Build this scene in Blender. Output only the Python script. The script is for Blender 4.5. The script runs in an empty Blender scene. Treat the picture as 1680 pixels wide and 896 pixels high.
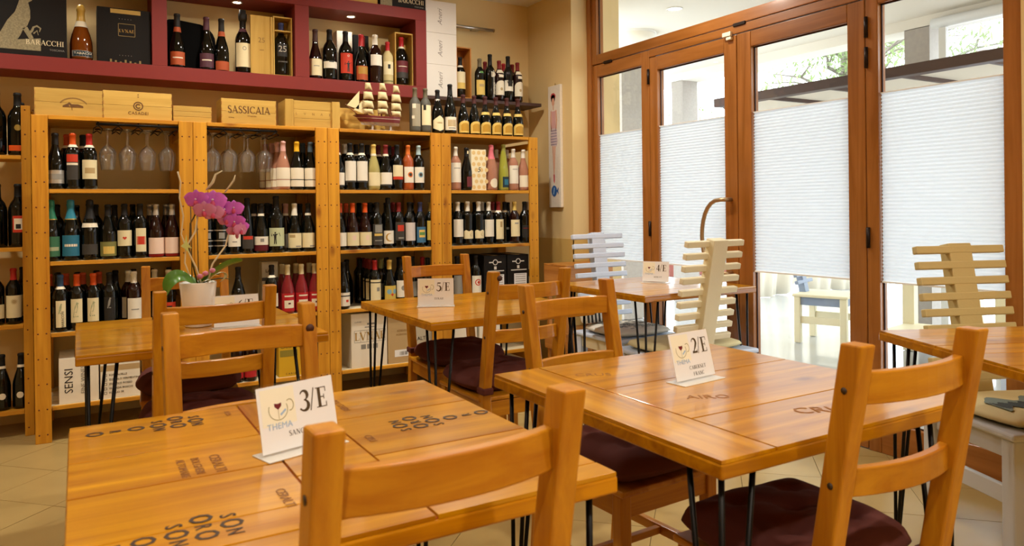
import bpy, bmesh, math, random
from mathutils import Vector, Matrix
random.seed(7)
PI = math.pi
C = bpy.context.scene.collection
SC = bpy.context.scene

# ------------------------------------------------------------------ camera
F_PX, YAW, PITCH, ROLL, CY, EYE = 1216.66, math.radians(30.41304), math.radians(-.20787), math.radians(-.6698), 347.606, 1.1911
cd = bpy.data.cameras.new('camera'); cam = bpy.data.objects.new('camera', cd); C.objects.link(cam)
fw = Vector((math.sin(YAW)*math.cos(PITCH), math.cos(YAW)*math.cos(PITCH), math.sin(PITCH)))
rt = Vector((math.cos(YAW), -math.sin(YAW), 0)); up = rt.cross(fw)
r2 = math.cos(ROLL)*rt + math.sin(ROLL)*up; u2 = -math.sin(ROLL)*rt + math.cos(ROLL)*up
m = Matrix((r2, u2, -fw)).transposed().to_4x4(); m.translation = Vector((0, 0, EYE)); cam.matrix_world = m
cd.sensor_fit = 'HORIZONTAL'; cd.sensor_width = 36; cd.lens = 36*F_PX/1680
cd.shift_y = -(448-CY)/1680; cd.clip_start = .05; cd.clip_end = 200
cd.dof.use_dof = True; cd.dof.focus_distance = 4.6; cd.dof.aperture_fstop = 7.5
SC.camera = cam

# ------------------------------------------------------------------ world, exposure
w = bpy.data.worlds.new('overcast_sky'); SC.world = w; w.use_nodes = True
bg = w.node_tree.nodes['Background']; bg.inputs[0].default_value = (.88, .94, 1, 1); bg.inputs[1].default_value = 5.4
SC.view_settings.view_transform = 'Standard'; SC.view_settings.look = 'None'
SC.view_settings.exposure = 0.0; SC.view_settings.gamma = 1
SC.cycles.use_denoising = True; SC.cycles.max_bounces = 8; SC.cycles.transparent_max_bounces = 16
SC.cycles.caustics_reflective = False; SC.cycles.caustics_refractive = False; SC.cycles.sample_clamp_indirect = 6

def lamp(name, kind, loc, energy, color, size=.1, rot=(0, 0, 0), **kw):
    d = bpy.data.lights.new(name, kind); d.energy = energy; d.color = color
    if kind == 'AREA': d.shape = kw.get('shape', 'DISK'); d.size = size
    if kind == 'AREA' and 'size_y' in kw: d.size_y = kw['size_y']
    if kind == 'AREA' and 'spread' in kw: d.spread = kw['spread']
    if kind in ('POINT', 'SPOT'): d.shadow_soft_size = size
    if kind == 'SPOT': d.spot_size = kw.get('cone', 1.6); d.spot_blend = .6
    o = bpy.data.objects.new(name, d); o.location = loc; o.rotation_euler = rot; C.objects.link(o); return o
# daylight through the open side of the terrace: a portal only guides the sampling of the sky
po = lamp('terrace_daylight_portal', 'AREA', (6.415, 5.0, 1.39), 1, (1, 1, 1), 2.74, (0, PI/2, 0), shape='RECTANGLE', size_y=14)
po.data.cycles.is_portal = True
WARM = (1, .95, .85)
DOWNLIGHTS = [(-.6, 3.9, 17, 2.6), (.75, 3.9, 18, 2.6), (2.0, 3.85, 22, 2.9), (2.82, 3.2, 13, 2.9), (-.4, 1.6, 4, 2.1), (.9, 1.5, 4, 2.1), (2.2, 1.6, 5, 2.4), (-.4, -.3, 24, 2.4), (1.1, -.5, 30, 2.9), (2.3, -.4, 26, 3.14), (-1.6, 2.4, 6, 2.4), (.4, -1.9, 14, 3.14)]  # all out of view; the pier lamp and the rear ones are added fill

# ------------------------------------------------------------------ materials
def lin(h):
    h = h.lstrip('#'); v = [int(h[i:i+2], 16)/255 for i in (0, 2, 4)]
    return tuple(x/12.92 if x <= .04045 else ((x+.055)/1.055)**2.4 for x in v) + (1,)
_M = {}
def mat(name, col, rough=.5, metal=0, coat=0, trans=0, emit=0, spec=.3, bump=0, bscale=60, vary=0, sheen=0, alpha=1):
    if name in _M: return _M[name]
    m = bpy.data.materials.new(name); m.use_nodes = True; n = m.node_tree; b = n.nodes['Principled BSDF']
    c = lin(col); b.inputs['Base Color'].default_value = c; b.inputs['Roughness'].default_value = rough
    b.inputs['Metallic'].default_value = metal; b.inputs['Coat Weight'].default_value = coat
    b.inputs['Transmission Weight'].default_value = trans; b.inputs['Specular IOR Level'].default_value = spec
    b.inputs['Sheen Weight'].default_value = sheen; b.inputs['Alpha'].default_value = alpha
    if emit: b.inputs['Emission Color'].default_value = c; b.inputs['Emission Strength'].default_value = emit
    if bump or vary:
        tc = n.nodes.new('ShaderNodeTexCoord'); nz = n.nodes.new('ShaderNodeTexNoise'); nz.inputs['Scale'].default_value = bscale
        nz.inputs['Detail'].default_value = 4; n.links.new(tc.outputs['Object'], nz.inputs['Vector'])
        if bump:
            bp = n.nodes.new('ShaderNodeBump'); bp.inputs['Strength'].default_value = bump; bp.inputs['Distance'].default_value = .01
            n.links.new(nz.outputs['Fac'], bp.inputs['Height']); n.links.new(bp.outputs[0], b.inputs['Normal'])
        if vary:
            hv = n.nodes.new('ShaderNodeHueSaturation'); hv.inputs['Color'].default_value = c
            mr = n.nodes.new('ShaderNodeMapRange'); mr.inputs[1].default_value = .3; mr.inputs[2].default_value = .7
            mr.inputs[3].default_value = 1-vary; mr.inputs[4].default_value = 1+vary
            n.links.new(nz.outputs['Fac'], mr.inputs[0]); n.links.new(mr.outputs[0], hv.inputs['Value']); n.links.new(hv.outputs[0], b.inputs['Base Color'])
    _M[name] = m; return m

def wood(name, light, dark, axis='x', rough=.32, coat=.25, grain=1.0, knots=.5, var=.12):
    """pine: long noise streaks along one axis, a few knots, every piece shifted by its object random"""
    if name in _M: return _M[name]
    m = bpy.data.materials.new(name); m.use_nodes = True; n = m.node_tree; L = n.links; N = n.nodes; b = N['Principled BSDF']
    tc = N.new('ShaderNodeTexCoord'); oi = N.new('ShaderNodeObjectInfo')
    mul = N.new('ShaderNodeVectorMath'); mul.operation = 'SCALE'; mul.inputs[0].default_value = (17, 23, 31); L.new(oi.outputs['Random'], mul.inputs['Scale'])
    add = N.new('ShaderNodeVectorMath'); add.operation = 'ADD'; L.new(tc.outputs['Object'], add.inputs[0]); L.new(mul.outputs[0], add.inputs[1])
    mp = N.new('ShaderNodeMapping'); s = {'x': (1.6, 26, 26), 'y': (26, 1.6, 26), 'z': (26, 26, 1.6)}[axis]
    mp.inputs['Scale'].default_value = tuple(v*grain for v in s); L.new(add.outputs[0], mp.inputs['Vector'])
    nz = N.new('ShaderNodeTexNoise'); nz.inputs['Scale'].default_value = 1; nz.inputs['Detail'].default_value = 5; nz.inputs['Roughness'].default_value = .6
    nz.inputs['Distortion'].default_value = .6; L.new(mp.outputs[0], nz.inputs['Vector'])
    cr = N.new('ShaderNodeValToRGB'); cr.color_ramp.elements[0].position = .3; cr.color_ramp.elements[1].position = .68
    cr.color_ramp.elements[0].color = lin(dark); cr.color_ramp.elements[1].color = lin(light); L.new(nz.outputs['Fac'], cr.inputs[0])
    # knots
    mk = N.new('ShaderNodeMapping'); s2 = {'x': (4.2, 9, 9), 'y': (9, 4.2, 9), 'z': (9, 9, 4.2)}[axis]; mk.inputs['Scale'].default_value = s2
    L.new(add.outputs[0], mk.inputs['Vector'])
    vo = N.new('ShaderNodeTexVoronoi'); vo.inputs['Scale'].default_value = .8; L.new(mk.outputs[0], vo.inputs['Vector'])
    kr = N.new('ShaderNodeMapRange'); kr.inputs[1].default_value = .05; kr.inputs[2].default_value = .17; kr.inputs[3].default_value = knots; kr.inputs[4].default_value = 0
    L.new(vo.outputs['Distance'], kr.inputs[0])
    mx = N.new('ShaderNodeMixRGB'); mx.blend_type = 'MULTIPLY'; L.new(kr.outputs[0], mx.inputs[0]); L.new(cr.outputs[0], mx.inputs[1]); mx.inputs[2].default_value = (.34, .18, .09, 1)
    # per-piece tone
    hv = N.new('ShaderNodeHueSaturation'); mr = N.new('ShaderNodeMapRange'); mr.inputs[3].default_value = 1-var; mr.inputs[4].default_value = 1+var
    L.new(oi.outputs['Random'], mr.inputs[0]); L.new(mr.outputs[0], hv.inputs['Value']); L.new(mx.outputs[0], hv.inputs['Color']); L.new(hv.outputs[0], b.inputs['Base Color'])
    bp = N.new('ShaderNodeBump'); bp.inputs['Strength'].default_value = .08; bp.inputs['Distance'].default_value = .004; L.new(nz.outputs['Fac'], bp.inputs['Height']); L.new(bp.outputs[0], b.inputs['Normal'])
    if coat >= .5:   # brushed varnish: uneven gloss
        wv = N.new('ShaderNodeTexNoise'); wv.inputs['Scale'].default_value = .55; wv.inputs['Detail'].default_value = 3; L.new(mp.outputs[0], wv.inputs['Vector'])
        w2 = N.new('ShaderNodeTexNoise'); w2.inputs['Scale'].default_value = 9; w2.inputs['Detail'].default_value = 2; L.new(add.outputs[0], w2.inputs['Vector'])
        ad = N.new('ShaderNodeMath'); L.new(wv.outputs['Fac'], ad.inputs[0]); L.new(w2.outputs['Fac'], ad.inputs[1])
        b2 = N.new('ShaderNodeBump'); b2.inputs['Strength'].default_value = .22; b2.inputs['Distance'].default_value = .006; L.new(ad.outputs[0], b2.inputs['Height']); L.new(b2.outputs[0], b.inputs['Coat Normal'])
    b.inputs['Specular IOR Level'].default_value = .3; b.inputs['Roughness'].default_value = rough; b.inputs['Coat Weight'].default_value = coat; b.inputs['Coat Roughness'].default_value = .12
    _M[name] = m; return m

def glass_thin(name, tint=(1, 1, 1, 1), refl=.5, body=0.0, bodycol=(1, 1, 1, 1)):
    if name in _M: return _M[name]
    m = bpy.data.materials.new(name); m.use_nodes = True; n = m.node_tree; N = n.nodes; L = n.links
    N.remove(N['Principled BSDF']); out = N['Material Output']
    t = N.new('ShaderNodeBsdfTransparent'); t.inputs[0].default_value = tint
    g = N.new('ShaderNodeBsdfGlossy'); g.inputs['Roughness'].default_value = .03 if name != 'wineglass_glass' else .1
    lw = N.new('ShaderNodeLayerWeight'); lw.inputs[0].default_value = .5
    pw = N.new('ShaderNodeMath'); pw.operation = 'POWER'; pw.inputs[1].default_value = 3.2; L.new(lw.outputs['Facing'], pw.inputs[0])
    ma = N.new('ShaderNodeMath'); ma.operation = 'MULTIPLY_ADD'; ma.inputs[1].default_value = .9; ma.inputs[2].default_value = .045; L.new(pw.outputs[0], ma.inputs[0])
    mu = N.new('ShaderNodeMath'); mu.operation = 'MULTIPLY'; mu.inputs[1].default_value = refl; mu.use_clamp = True; L.new(ma.outputs[0], mu.inputs[0])
    mx = N.new('ShaderNodeMixShader'); L.new(mu.outputs[0], mx.inputs[0]); L.new(t.outputs[0], mx.inputs[1]); L.new(g.outputs[0], mx.inputs[2])
    last = mx
    if body:
        d = N.new('ShaderNodeBsdfDiffuse'); d.inputs[0].default_value = bodycol
        m2 = N.new('ShaderNodeMixShader'); m2.inputs[0].default_value = body; L.new(mx.outputs[0], m2.inputs[1]); L.new(d.outputs[0], m2.inputs[2]); last = m2
    L.new(last.outputs[0], out.inputs[0]); _M[name] = m; return m

def fabric_shade(name):
    m = bpy.data.materials.new(name); m.use_nodes = True; n = m.node_tree; N = n.nodes; L = n.links; N.remove(N['Principled BSDF'])
    d = N.new('ShaderNodeBsdfDiffuse'); d.inputs[0].default_value = (.80, .83, .86, 1); t = N.new('ShaderNodeBsdfTranslucent'); t.inputs[0].default_value = (.86, .9, .95, 1)
    mx = N.new('ShaderNodeMixShader'); mx.inputs[0].default_value = .62; L.new(d.outputs[0], mx.inputs[1]); L.new(t.outputs[0], mx.inputs[2]); L.new(mx.outputs[0], N['Material Output'].inputs[0]); return m

# honey pine of tables and chairs, pale pine of the shelving, wine-crate wood, door wood
HONEY = {a: wood('honey_pine_'+a, 'C28006', '965600', a, .3, .3) for a in 'xyz'}
TOPW = {a: wood('table_plank_'+a, 'D29200', '9E5C00', a, .3, .85, .8, .85, .1) for a in 'xy'}
CHAIRW = {a: wood('chair_pine_'+a, 'C48418', 'A05C08', a, .36, .2, 1, .25, .06) for a in 'xyz'}
SHELFW = {a: wood('shelf_pine_'+a, 'D89A2A', 'B06E10', a, .55, 0, .8, .75, .08) for a in 'xyz'}
CRATE = {a: wood('crate_wood_'+a, 'CBA452', 'B48C3C', a, .6, 0, .7, .35, .12) for a in 'xyz'}
DOORW = {a: wood('door_wood_'+a, 'A86A32', '885018', a, .3, .4, .8, .1, .04) for a in 'xyz'}
OAKD = {a: wood('corner_crate_wood_'+a, 'C8863A', 'A06020', a, .4, .15, 1, .5, .06) for a in 'xyz'}
BURG = mat('burgundy_lacquer', '80302B', .5, spec=.2, bump=.02, bscale=30)
DARKSH = mat('dark_brown_shelf', '4A342C', .45)
BLACKM = mat('black_steel', '17130F', .4, .6)
WALLM = mat('wall_paint_sand', 'E2C68E', .85, bump=.04, bscale=220)
WALLD = mat('wall_paint_ochre', 'CFAA60', .8, bump=.04, bscale=220)
CEILM = mat('ceiling_white', 'EDE6DA', .9)
TILE = mat('floor_tile_cream', 'AE925A', .34, coat=.0, vary=.06, bscale=5)
GROUT = mat('floor_grout', '8A7250', .9)
CUSH = mat('cushion_brown_cotton', '5E342E', .95, spec=.1, bump=.15, bscale=500)
WHITEC = mat('carton_white', 'E6DCC8', .7)
BEIGEC = mat('carton_beige', 'B79A6C', .8)
BLACKC = mat('carton_black', '1A1613', .6, spec=.15)
INK = mat('ink_black', '2A211C', .6)
INKB = mat('burnt_ink', '3A2618', .5)
INKF = mat('faint_burnt_ink', '8A5620', .5)
GOLD = mat('gold_print', 'B8924A', .4, .4)
PAPER = mat('card_paper', 'E4E3E2', .6)
CREAMP = mat('card_cream', 'EAE4CC', .6)
BLUEP = mat('card_blue_ink', '9DB4CE', .6)
GREYP = mat('card_grey_ink', '8A857C', .6)
REDP = mat('card_wine_ink', '6A1E22', .6)
ACRYL = glass_thin('clear_acrylic', (1, 1, 1, 1), .8)
ACRYF = mat('acrylic_foot', 'EDE8DE', .2, alpha=.75)
PANEG = glass_thin('window_glass', (.98, 1, .99, 1), .55)
WGLASS = glass_thin('wineglass_glass', (.96, .96, .95, 1), 2.2, .02, (1, 1, 1, 1))
SHADE = fabric_shade('pleated_shade_fabric')
PAINT_CREAM = mat('painted_cream_wood', 'EADFBE', .5, bump=.05, bscale=90)
PAINT_YEL = mat('painted_straw_wood', 'C6B27C', .5, bump=.05, bscale=90)
PAINT_BLUE = mat('painted_pale_blue_wood', 'CCD8EC', .5, bump=.05, bscale=90)
PAINT_GREY = mat('painted_grey_wood', 'C4C4C4', .5, bump=.05, bscale=90)
PAINT_SLATE = mat('painted_slate_blue_wood', '8C9AB2', .5, bump=.05, bscale=90)

# ------------------------------------------------------------------ mesh helpers
class MB:
    def __init__(s): s.v = []; s.f = []; s.mi = []; s.sm = []
    def add(s, V, F, mi=0, sm=False):
        o = len(s.v); s.v += [tuple(p) for p in V]
        for f in F: s.f.append(tuple(i+o for i in f)); s.mi.append(mi); s.sm.append(sm)
        return s
    def box(s, x0, x1, y0, y1, z0, z1, mi=0, M=None):
        V = [Vector((x, y, z)) for z in (z0, z1) for y in (y0, y1) for x in (x0, x1)]
        if M: V = [M @ p for p in V]
        return s.add(V, [(0, 2, 3, 1), (4, 5, 7, 6), (0, 1, 5, 4), (2, 6, 7, 3), (0, 4, 6, 2), (1, 3, 7, 5)], mi)
    def lathe(s, prof, n=20, mi=0, cx=0, cy=0, cap0=True, cap1=True, sm=True):
        V = []; F = []
        for r, z in prof:
            for i in range(n): a = 2*PI*i/n; V.append((cx+r*math.cos(a), cy+r*math.sin(a), z))
        for k in range(len(prof)-1):
            for i in range(n): j = (i+1) % n; F.append((k*n+i, k*n+j, (k+1)*n+j, (k+1)*n+i))
        s.add(V, F, mi, sm)
        o = len(s.v)-len(V)
        if cap0 and prof[0][0] > 1e-5: s.f.append(tuple(o+i for i in reversed(range(n)))); s.mi.append(mi); s.sm.append(False)
        if cap1 and prof[-1][0] > 1e-5: s.f.append(tuple(o+(len(prof)-1)*n+i for i in range(n))); s.mi.append(mi); s.sm.append(False)
        return s
    def tube(s, pts, r, n=8, mi=0, sm=True):
        pts = [Vector(p) for p in pts]; k = len(pts); rs = r if isinstance(r, (list, tuple)) else [r]*k
        V = []; F = []; prev = None
        for i, p in enumerate(pts):
            t = (pts[min(i+1, k-1)]-pts[max(i-1, 0)]).normalized()
            if prev is None:
                a = Vector((0, 0, 1)) if abs(t.z) < .9 else Vector((1, 0, 0)); u = t.cross(a).normalized()
            else:
                u = (prev-t*prev.dot(t)).normalized()
            prev = u; w_ = t.cross(u)
            for j in range(n): a = 2*PI*j/n; V.append(p+(u*math.cos(a)+w_*math.sin(a))*rs[i])
        for i in range(k-1):
            for j in range(n): q = (j+1) % n; F.append((i*n+j, i*n+q, (i+1)*n+q, (i+1)*n+j))
        F += [tuple(reversed(range(n))), tuple((k-1)*n+j for j in range(n))]
        return s.add(V, F, mi, sm)
    def prism(s, poly, a, b, axis='y', mi=0):
        """extrude a 2D outline between a and b along an axis (x: outline is y,z; y: outline is x,z; z: outline is x,y)"""
        n = len(poly)
        def P(p, t): return {'x': (t, p[0], p[1]), 'y': (p[0], t, p[1]), 'z': (p[0], p[1], t)}[axis]
        V = [P(p, a) for p in poly]+[P(p, b) for p in poly]
        F = [tuple(range(n)), tuple(reversed(range(n, 2*n)))]+[(i, i+n, (i+1) % n+n, (i+1) % n) for i in range(n)]
        return s.add(V, F, mi)
    def mesh(s, name, mats):
        me = bpy.data.meshes.new(name); me.from_pydata(s.v, [], s.f)
        for m_ in (mats if isinstance(mats, (list, tuple)) else [mats]): me.materials.append(m_)
        me.polygons.foreach_set('material_index', s.mi); me.polygons.foreach_set('use_smooth', s.sm)
        me.validate()
        b = bmesh.new(); b.from_mesh(me); bmesh.ops.recalc_face_normals(b, faces=b.faces); b.to_mesh(me); b.free()
        me.update(); return me
def obj(name, me, parent=None, loc=(0, 0, 0), rot=(0, 0, 0), bevel=0, seg=2):
    o = bpy.data.objects.new(name, me); C.objects.link(o); o.location = loc; o.rotation_euler = rot
    if parent: o.parent = parent
    if bevel:
        b = o.modifiers.new('edge', 'BEVEL'); b.width = bevel; b.segments = seg; b.limit_method = 'ANGLE'; b.angle_limit = .6
    return o
def boxo(name, x0, x1, y0, y1, z0, z1, m_, parent=None, bevel=0, loc=(0, 0, 0), rot=(0, 0, 0)):
    """a box object whose own origin is its centre, so that its grain follows it"""
    c = Vector(((x0+x1)/2, (y0+y1)/2, (z0+z1)/2)); h = ((x1-x0)/2, (y1-y0)/2, (z1-z0)/2)
    me = MB().box(-h[0], h[0], -h[1], h[1], -h[2], h[2]).mesh(name, m_)
    return obj(name, me, parent, Vector(loc)+c, rot, bevel)
def empty(name, loc=(0, 0, 0), rz=0):
    o = bpy.data.objects.new(name, None); C.objects.link(o); o.location = loc; o.rotation_euler = (0, 0, rz); o.empty_display_size = .05; return o
def tag(o, label, cat, group=None):
    o['label'] = label; o['category'] = cat
    if group: o['group'] = group
    return o
def struct(o): o['kind'] = 'structure'; return o
def text(body, size, m_, parent, loc, rot=(PI/2, 0, 0), align='CENTER', sx=1, sp=1, name='lettering', bold=0, shear=0):
    c = bpy.data.curves.new(name, 'FONT'); c.body = body; c.size = size; c.align_x = align; c.align_y = 'CENTER'; c.extrude = .0002
    c.space_character = sp; c.offset = bold; c.resolution_u = 2; c.shear = shear; c.materials.append(m_)
    o = bpy.data.objects.new(name, c); C.objects.link(o); o.parent = parent; o.location = loc; o.rotation_euler = rot; o.scale = (sx, 1, 1); return o
def ribbon(mb, pts, wd, y=0, mi=0, t=.0004):
    """flat stroke in the xz plane, facing -y, with a width per point"""
    P = [Vector((p[0], 0, p[1])) for p in pts]; k = len(P); V = []
    wd = wd if isinstance(wd, (list, tuple)) else [wd]*k
    for i, p in enumerate(P):
        d = (P[min(i+1, k-1)]-P[max(i-1, 0)]).normalized(); n = Vector((-d.z, 0, d.x))*wd[i]/2
        V += [p+n+Vector((0, y, 0)), p-n+Vector((0, y, 0))]
    mb.add(V, [(2*i, 2*i+1, 2*i+3, 2*i+2) for i in range(k-1)], mi); return mb
def arc(cx, cz, rx, rz, a0, a1, n=10):
    return [(cx+rx*math.cos(math.radians(a0+(a1-a0)*i/n)), cz+rz*math.sin(math.radians(a0+(a1-a0)*i/n))) for i in range(n+1)]
def tree_copy(src, parent=None):
    c = src.copy(); C.objects.link(c)
    if parent: c.parent = parent
    for ch in src.children: tree_copy(ch, c)
    return c

def serif_text(word, size, m_, parent, loc, rot=(0, 0, 0), gap=.12, wide=1.0):
    """roman capitals with thick and thin strokes and slab ends, drawn in the xz plane facing -y, centred on loc"""
    T, t_ = .17, .055; mb = MB(); x = 0
    def bar(a, b, c, d): mb.add([(a, 0, c), (b, 0, c), (b, 0, d), (a, 0, d)], [(0, 1, 2, 3)])
    def ser(cx, z, up): bar(x+cx-.17, x+cx+.17, z if up else z-.045, z+.045 if up else z)
    def stem(cx, w_=None): w_ = w_ or T; bar(x+cx-w_/2, x+cx+w_/2, 0, 1); ser(cx, 0, True); ser(cx, 1, False)
    def arcw(cx, cz, rx, rz, a0, a1, n=14):
        P = arc(x+cx, cz, rx, rz, a0, a1, n); ribbon(mb, P, [t_+(T-t_)*abs(math.cos(math.radians(a0+(a1-a0)*i/n)))**1.3 for i in range(n+1)])
    for ch in word:
        if ch == 'A': ribbon(mb, [(x+.06, 0), (x+.42, 1)], t_*1.2); ribbon(mb, [(x+.38, 1), (x+.74, 0)], T); bar(x+.18, x+.60, .30, .36); ser(.06, 0, True); ser(.74, 0, True); w_ = .84
        elif ch == 'B': stem(.16); arcw(.22, .755, .28, .22, 90, -90); arcw(.22, .27, .36, .25, 90, -90); w_ = .66
        elif ch == 'C': arcw(.44, .5, .38, .48, 42, 318, 20); bar(x+.68, x+.73, .72, .98); w_ = .80
        elif ch in 'EF':
            stem(.16); bar(x+.16, x+.60, .95, 1); bar(x+.16, x+.46, .48, .53); bar(x+.55, x+.60, .74, 1); bar(x+.42, x+.46, .38, .63)
            if ch == 'E': bar(x+.16, x+.64, 0, .05); bar(x+.59, x+.64, 0, .26)
            w_ = .68
        elif ch == 'G': arcw(.44, .5, .38, .48, 42, 318, 20); bar(x+.63, x+.77, .05, .42); bar(x+.54, x+.84, .40, .45); bar(x+.68, x+.73, .72, .98); w_ = .88
        elif ch == 'H': stem(.16); stem(.68); bar(x+.16, x+.68, .48, .53); w_ = .84
        elif ch == 'I': stem(.17); w_ = .34
        elif ch == 'L': stem(.16); bar(x+.16, x+.60, 0, .05); bar(x+.55, x+.60, 0, .28); w_ = .62
        elif ch == 'M': stem(.14, t_); stem(.86); ribbon(mb, [(x+.14, 1), (x+.5, .05)], T); ribbon(mb, [(x+.5, .05), (x+.86, 1)], t_); w_ = 1.0
        elif ch == 'N': stem(.14, t_); stem(.72, t_); ribbon(mb, [(x+.14, 1), (x+.72, 0)], T); w_ = .86
        elif ch == 'O': arcw(.43, .5, .38, .48, 0, 360, 24); w_ = .86
        elif ch == 'R': stem(.16); arcw(.22, .745, .32, .23, 90, -90); ribbon(mb, [(x+.34, .52), (x+.70, 0)], T); ser(.72, 0, True); w_ = .80
        elif ch == 'S':
            P = arc(x+.28, .745, .20, .235, 30, 200, 8)+arc(x+.28, .255, .23, .245, 70, -150, 10); n = len(P); ribbon(mb, P, [t_+(T-t_)*math.sin(PI*i/(n-1))**1.2 for i in range(n)]); bar(x+.44, x+.48, .76, .98); bar(x+.05, x+.09, .02, .26); w_ = .56
        elif ch == 'T': bar(x+.29, x+.29+T, 0, 1); ser(.375, 0, True); bar(x+.02, x+.73, .95, 1); bar(x+.02, x+.06, .74, 1); bar(x+.69, x+.73, .74, 1); w_ = .75
        elif ch in 'VY':
            e = 0 if ch == 'V' else .42; ribbon(mb, [(x+.08, 1), (x+.42, e)], T); ribbon(mb, [(x+.40, e), (x+.76, 1)], t_); ser(.08, 1, False); ser(.76, 1, False)
            if ch == 'Y': bar(x+.33, x+.33+T, 0, .46); ser(.415, 0, True)
            w_ = .84
        else: w_ = .4
        x += w_+gap
    x -= gap
    mb.v = [((a-x/2)*size*wide, b, (c-.5)*size) for a, b, c in mb.v]
    return obj('lettering', mb.mesh('lettering', m_), parent, loc, rot)
# ------------------------------------------------------------------ the room
XD = 3.313                       # inner face of the glazed door wall
ZC = 2.82
# floor: grout bed + square tiles laid at 45 degrees
fl = MB().box(-3, 3.33, -3.2, 5.09, -.12, -.006).mesh('floor', GROUT); FLOOR = struct(obj('floor', fl))
A_ = .3415; hd = A_/math.sqrt(2); g = .0018
def clip(poly):
    for ax, lim, sg in ((0, -3, 1), (0, 3.33, -1), (1, -3.2, 1), (1, 5.09, -1)):
        out = []
        for i in range(len(poly)):
            p, q = poly[i], poly[(i+1) % len(poly)]; dp, dq = sg*(p[ax]-lim), sg*(q[ax]-lim)
            if dp >= 0: out.append(p)
            if dp*dq < 0: t = dp/(dp-dq); out.append((p[0]+t*(q[0]-p[0]), p[1]+t*(q[1]-p[1])))
        poly = out
        if len(poly) < 3: return []
    return poly
full_tile = MB().prism([(-hd+g, 0), (0, -hd+g), (hd-g, 0), (0, hd-g)], -.006, 0, 'z').mesh('tile', TILE)
cells = []
for i in range(-40, 41):
    for j in range(-40, 41):
        if (i+j) % 2: continue
        cx, cy = -.097+i*hd, 4.05+hd+j*hd
        if not (-3.3 < cx < 3.6 and -3.5 < cy < 5.4): continue
        vis = (.862*cx-.506*cy); dep = .506*cx+.862*cy
        cells.append((0 if dep > .8 and abs(vis) < .72*dep+.25 else 1, dep, cx, cy))
cells.sort(); rest = MB(); nt = 0
for f_, dep, cx, cy in cells:
    raw = [(cx-hd+g, cy), (cx, cy-hd+g), (cx+hd-g, cy), (cx, cy+hd-g)]; pl = clip(raw)
    if not pl: continue
    if f_ == 0 and nt < 280:
        nt += 1
        dz = random.uniform(-.0006, 0)
        if pl == raw: obj('tile', full_tile, FLOOR, (cx, cy, dz))
        else: obj('tile', MB().prism([(x-cx, y-cy) for x, y in pl], -.006, 0, 'z').mesh('tile', TILE), FLOOR, (cx, cy, dz))
    else: rest.prism(pl, -.006, -.0003, 'z')
o = obj('tile_field', rest.mesh('tile_field', TILE), FLOOR); o['kind'] = 'stuff'
struct(boxo('ceiling', -3, 3.40, -3.2, 5.2, ZC, ZC+.1, CEILM))
struct(boxo('wall_back', -3, 3.6, 5.09, 5.2, -.12, ZC, WALLM))
struct(boxo('wall_left', -3.1, -3, -3.2, 5.2, -.12, ZC, WALLM))
struct(boxo('wall_front', -3.1, 3.4, -3.3, -3.2, -.12, ZC, WALLM))
struct(boxo('wall_right', XD-.01, 3.5, -3.2, 1.543, -.12, ZC, WALLM))
struct(boxo('wall_pier', 3.155, 3.6, 4.484, 5.09, -.12, ZC, WALLM))
struct(boxo('trim_1', 3.150, 3.1555, 4.478, 5.09, 0, .965, WALLD))
struct(boxo('trim_2', 3.150, XD+.01, 4.478, 4.4845, 0, .965, WALLD))
# recessed ceiling lamps, all out of view, some added as fill light
for x, y, e, sp_ in DOWNLIGHTS:
    t = empty('unseen_ceiling_light', (x, y, ZC)); tag(t, 'small round recessed ceiling lamp, unseen', 'ceiling lamp', 'recessed ceiling lamps')
    obj('trim_ring', MB().lathe([(.055, -.006), (.055, 0), (.043, 0), (.043, -.006), (.055, -.006)], 24, cap0=False, cap1=False).mesh('trim_ring', mat('white_metal', 'E8E4DC', .4)), t)
    obj('diffuser', MB().lathe([(.043, -.002), (.001, -.002)], 24, cap0=False, cap1=False).mesh('diffuser', mat('lamp_glow', 'FFE9C8', .5, emit=8)), t)
    lamp('unseen_ceiling_lamp_light', 'AREA', (x, y, ZC-.012), e, WARM, .11, spread=sp_)

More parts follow.
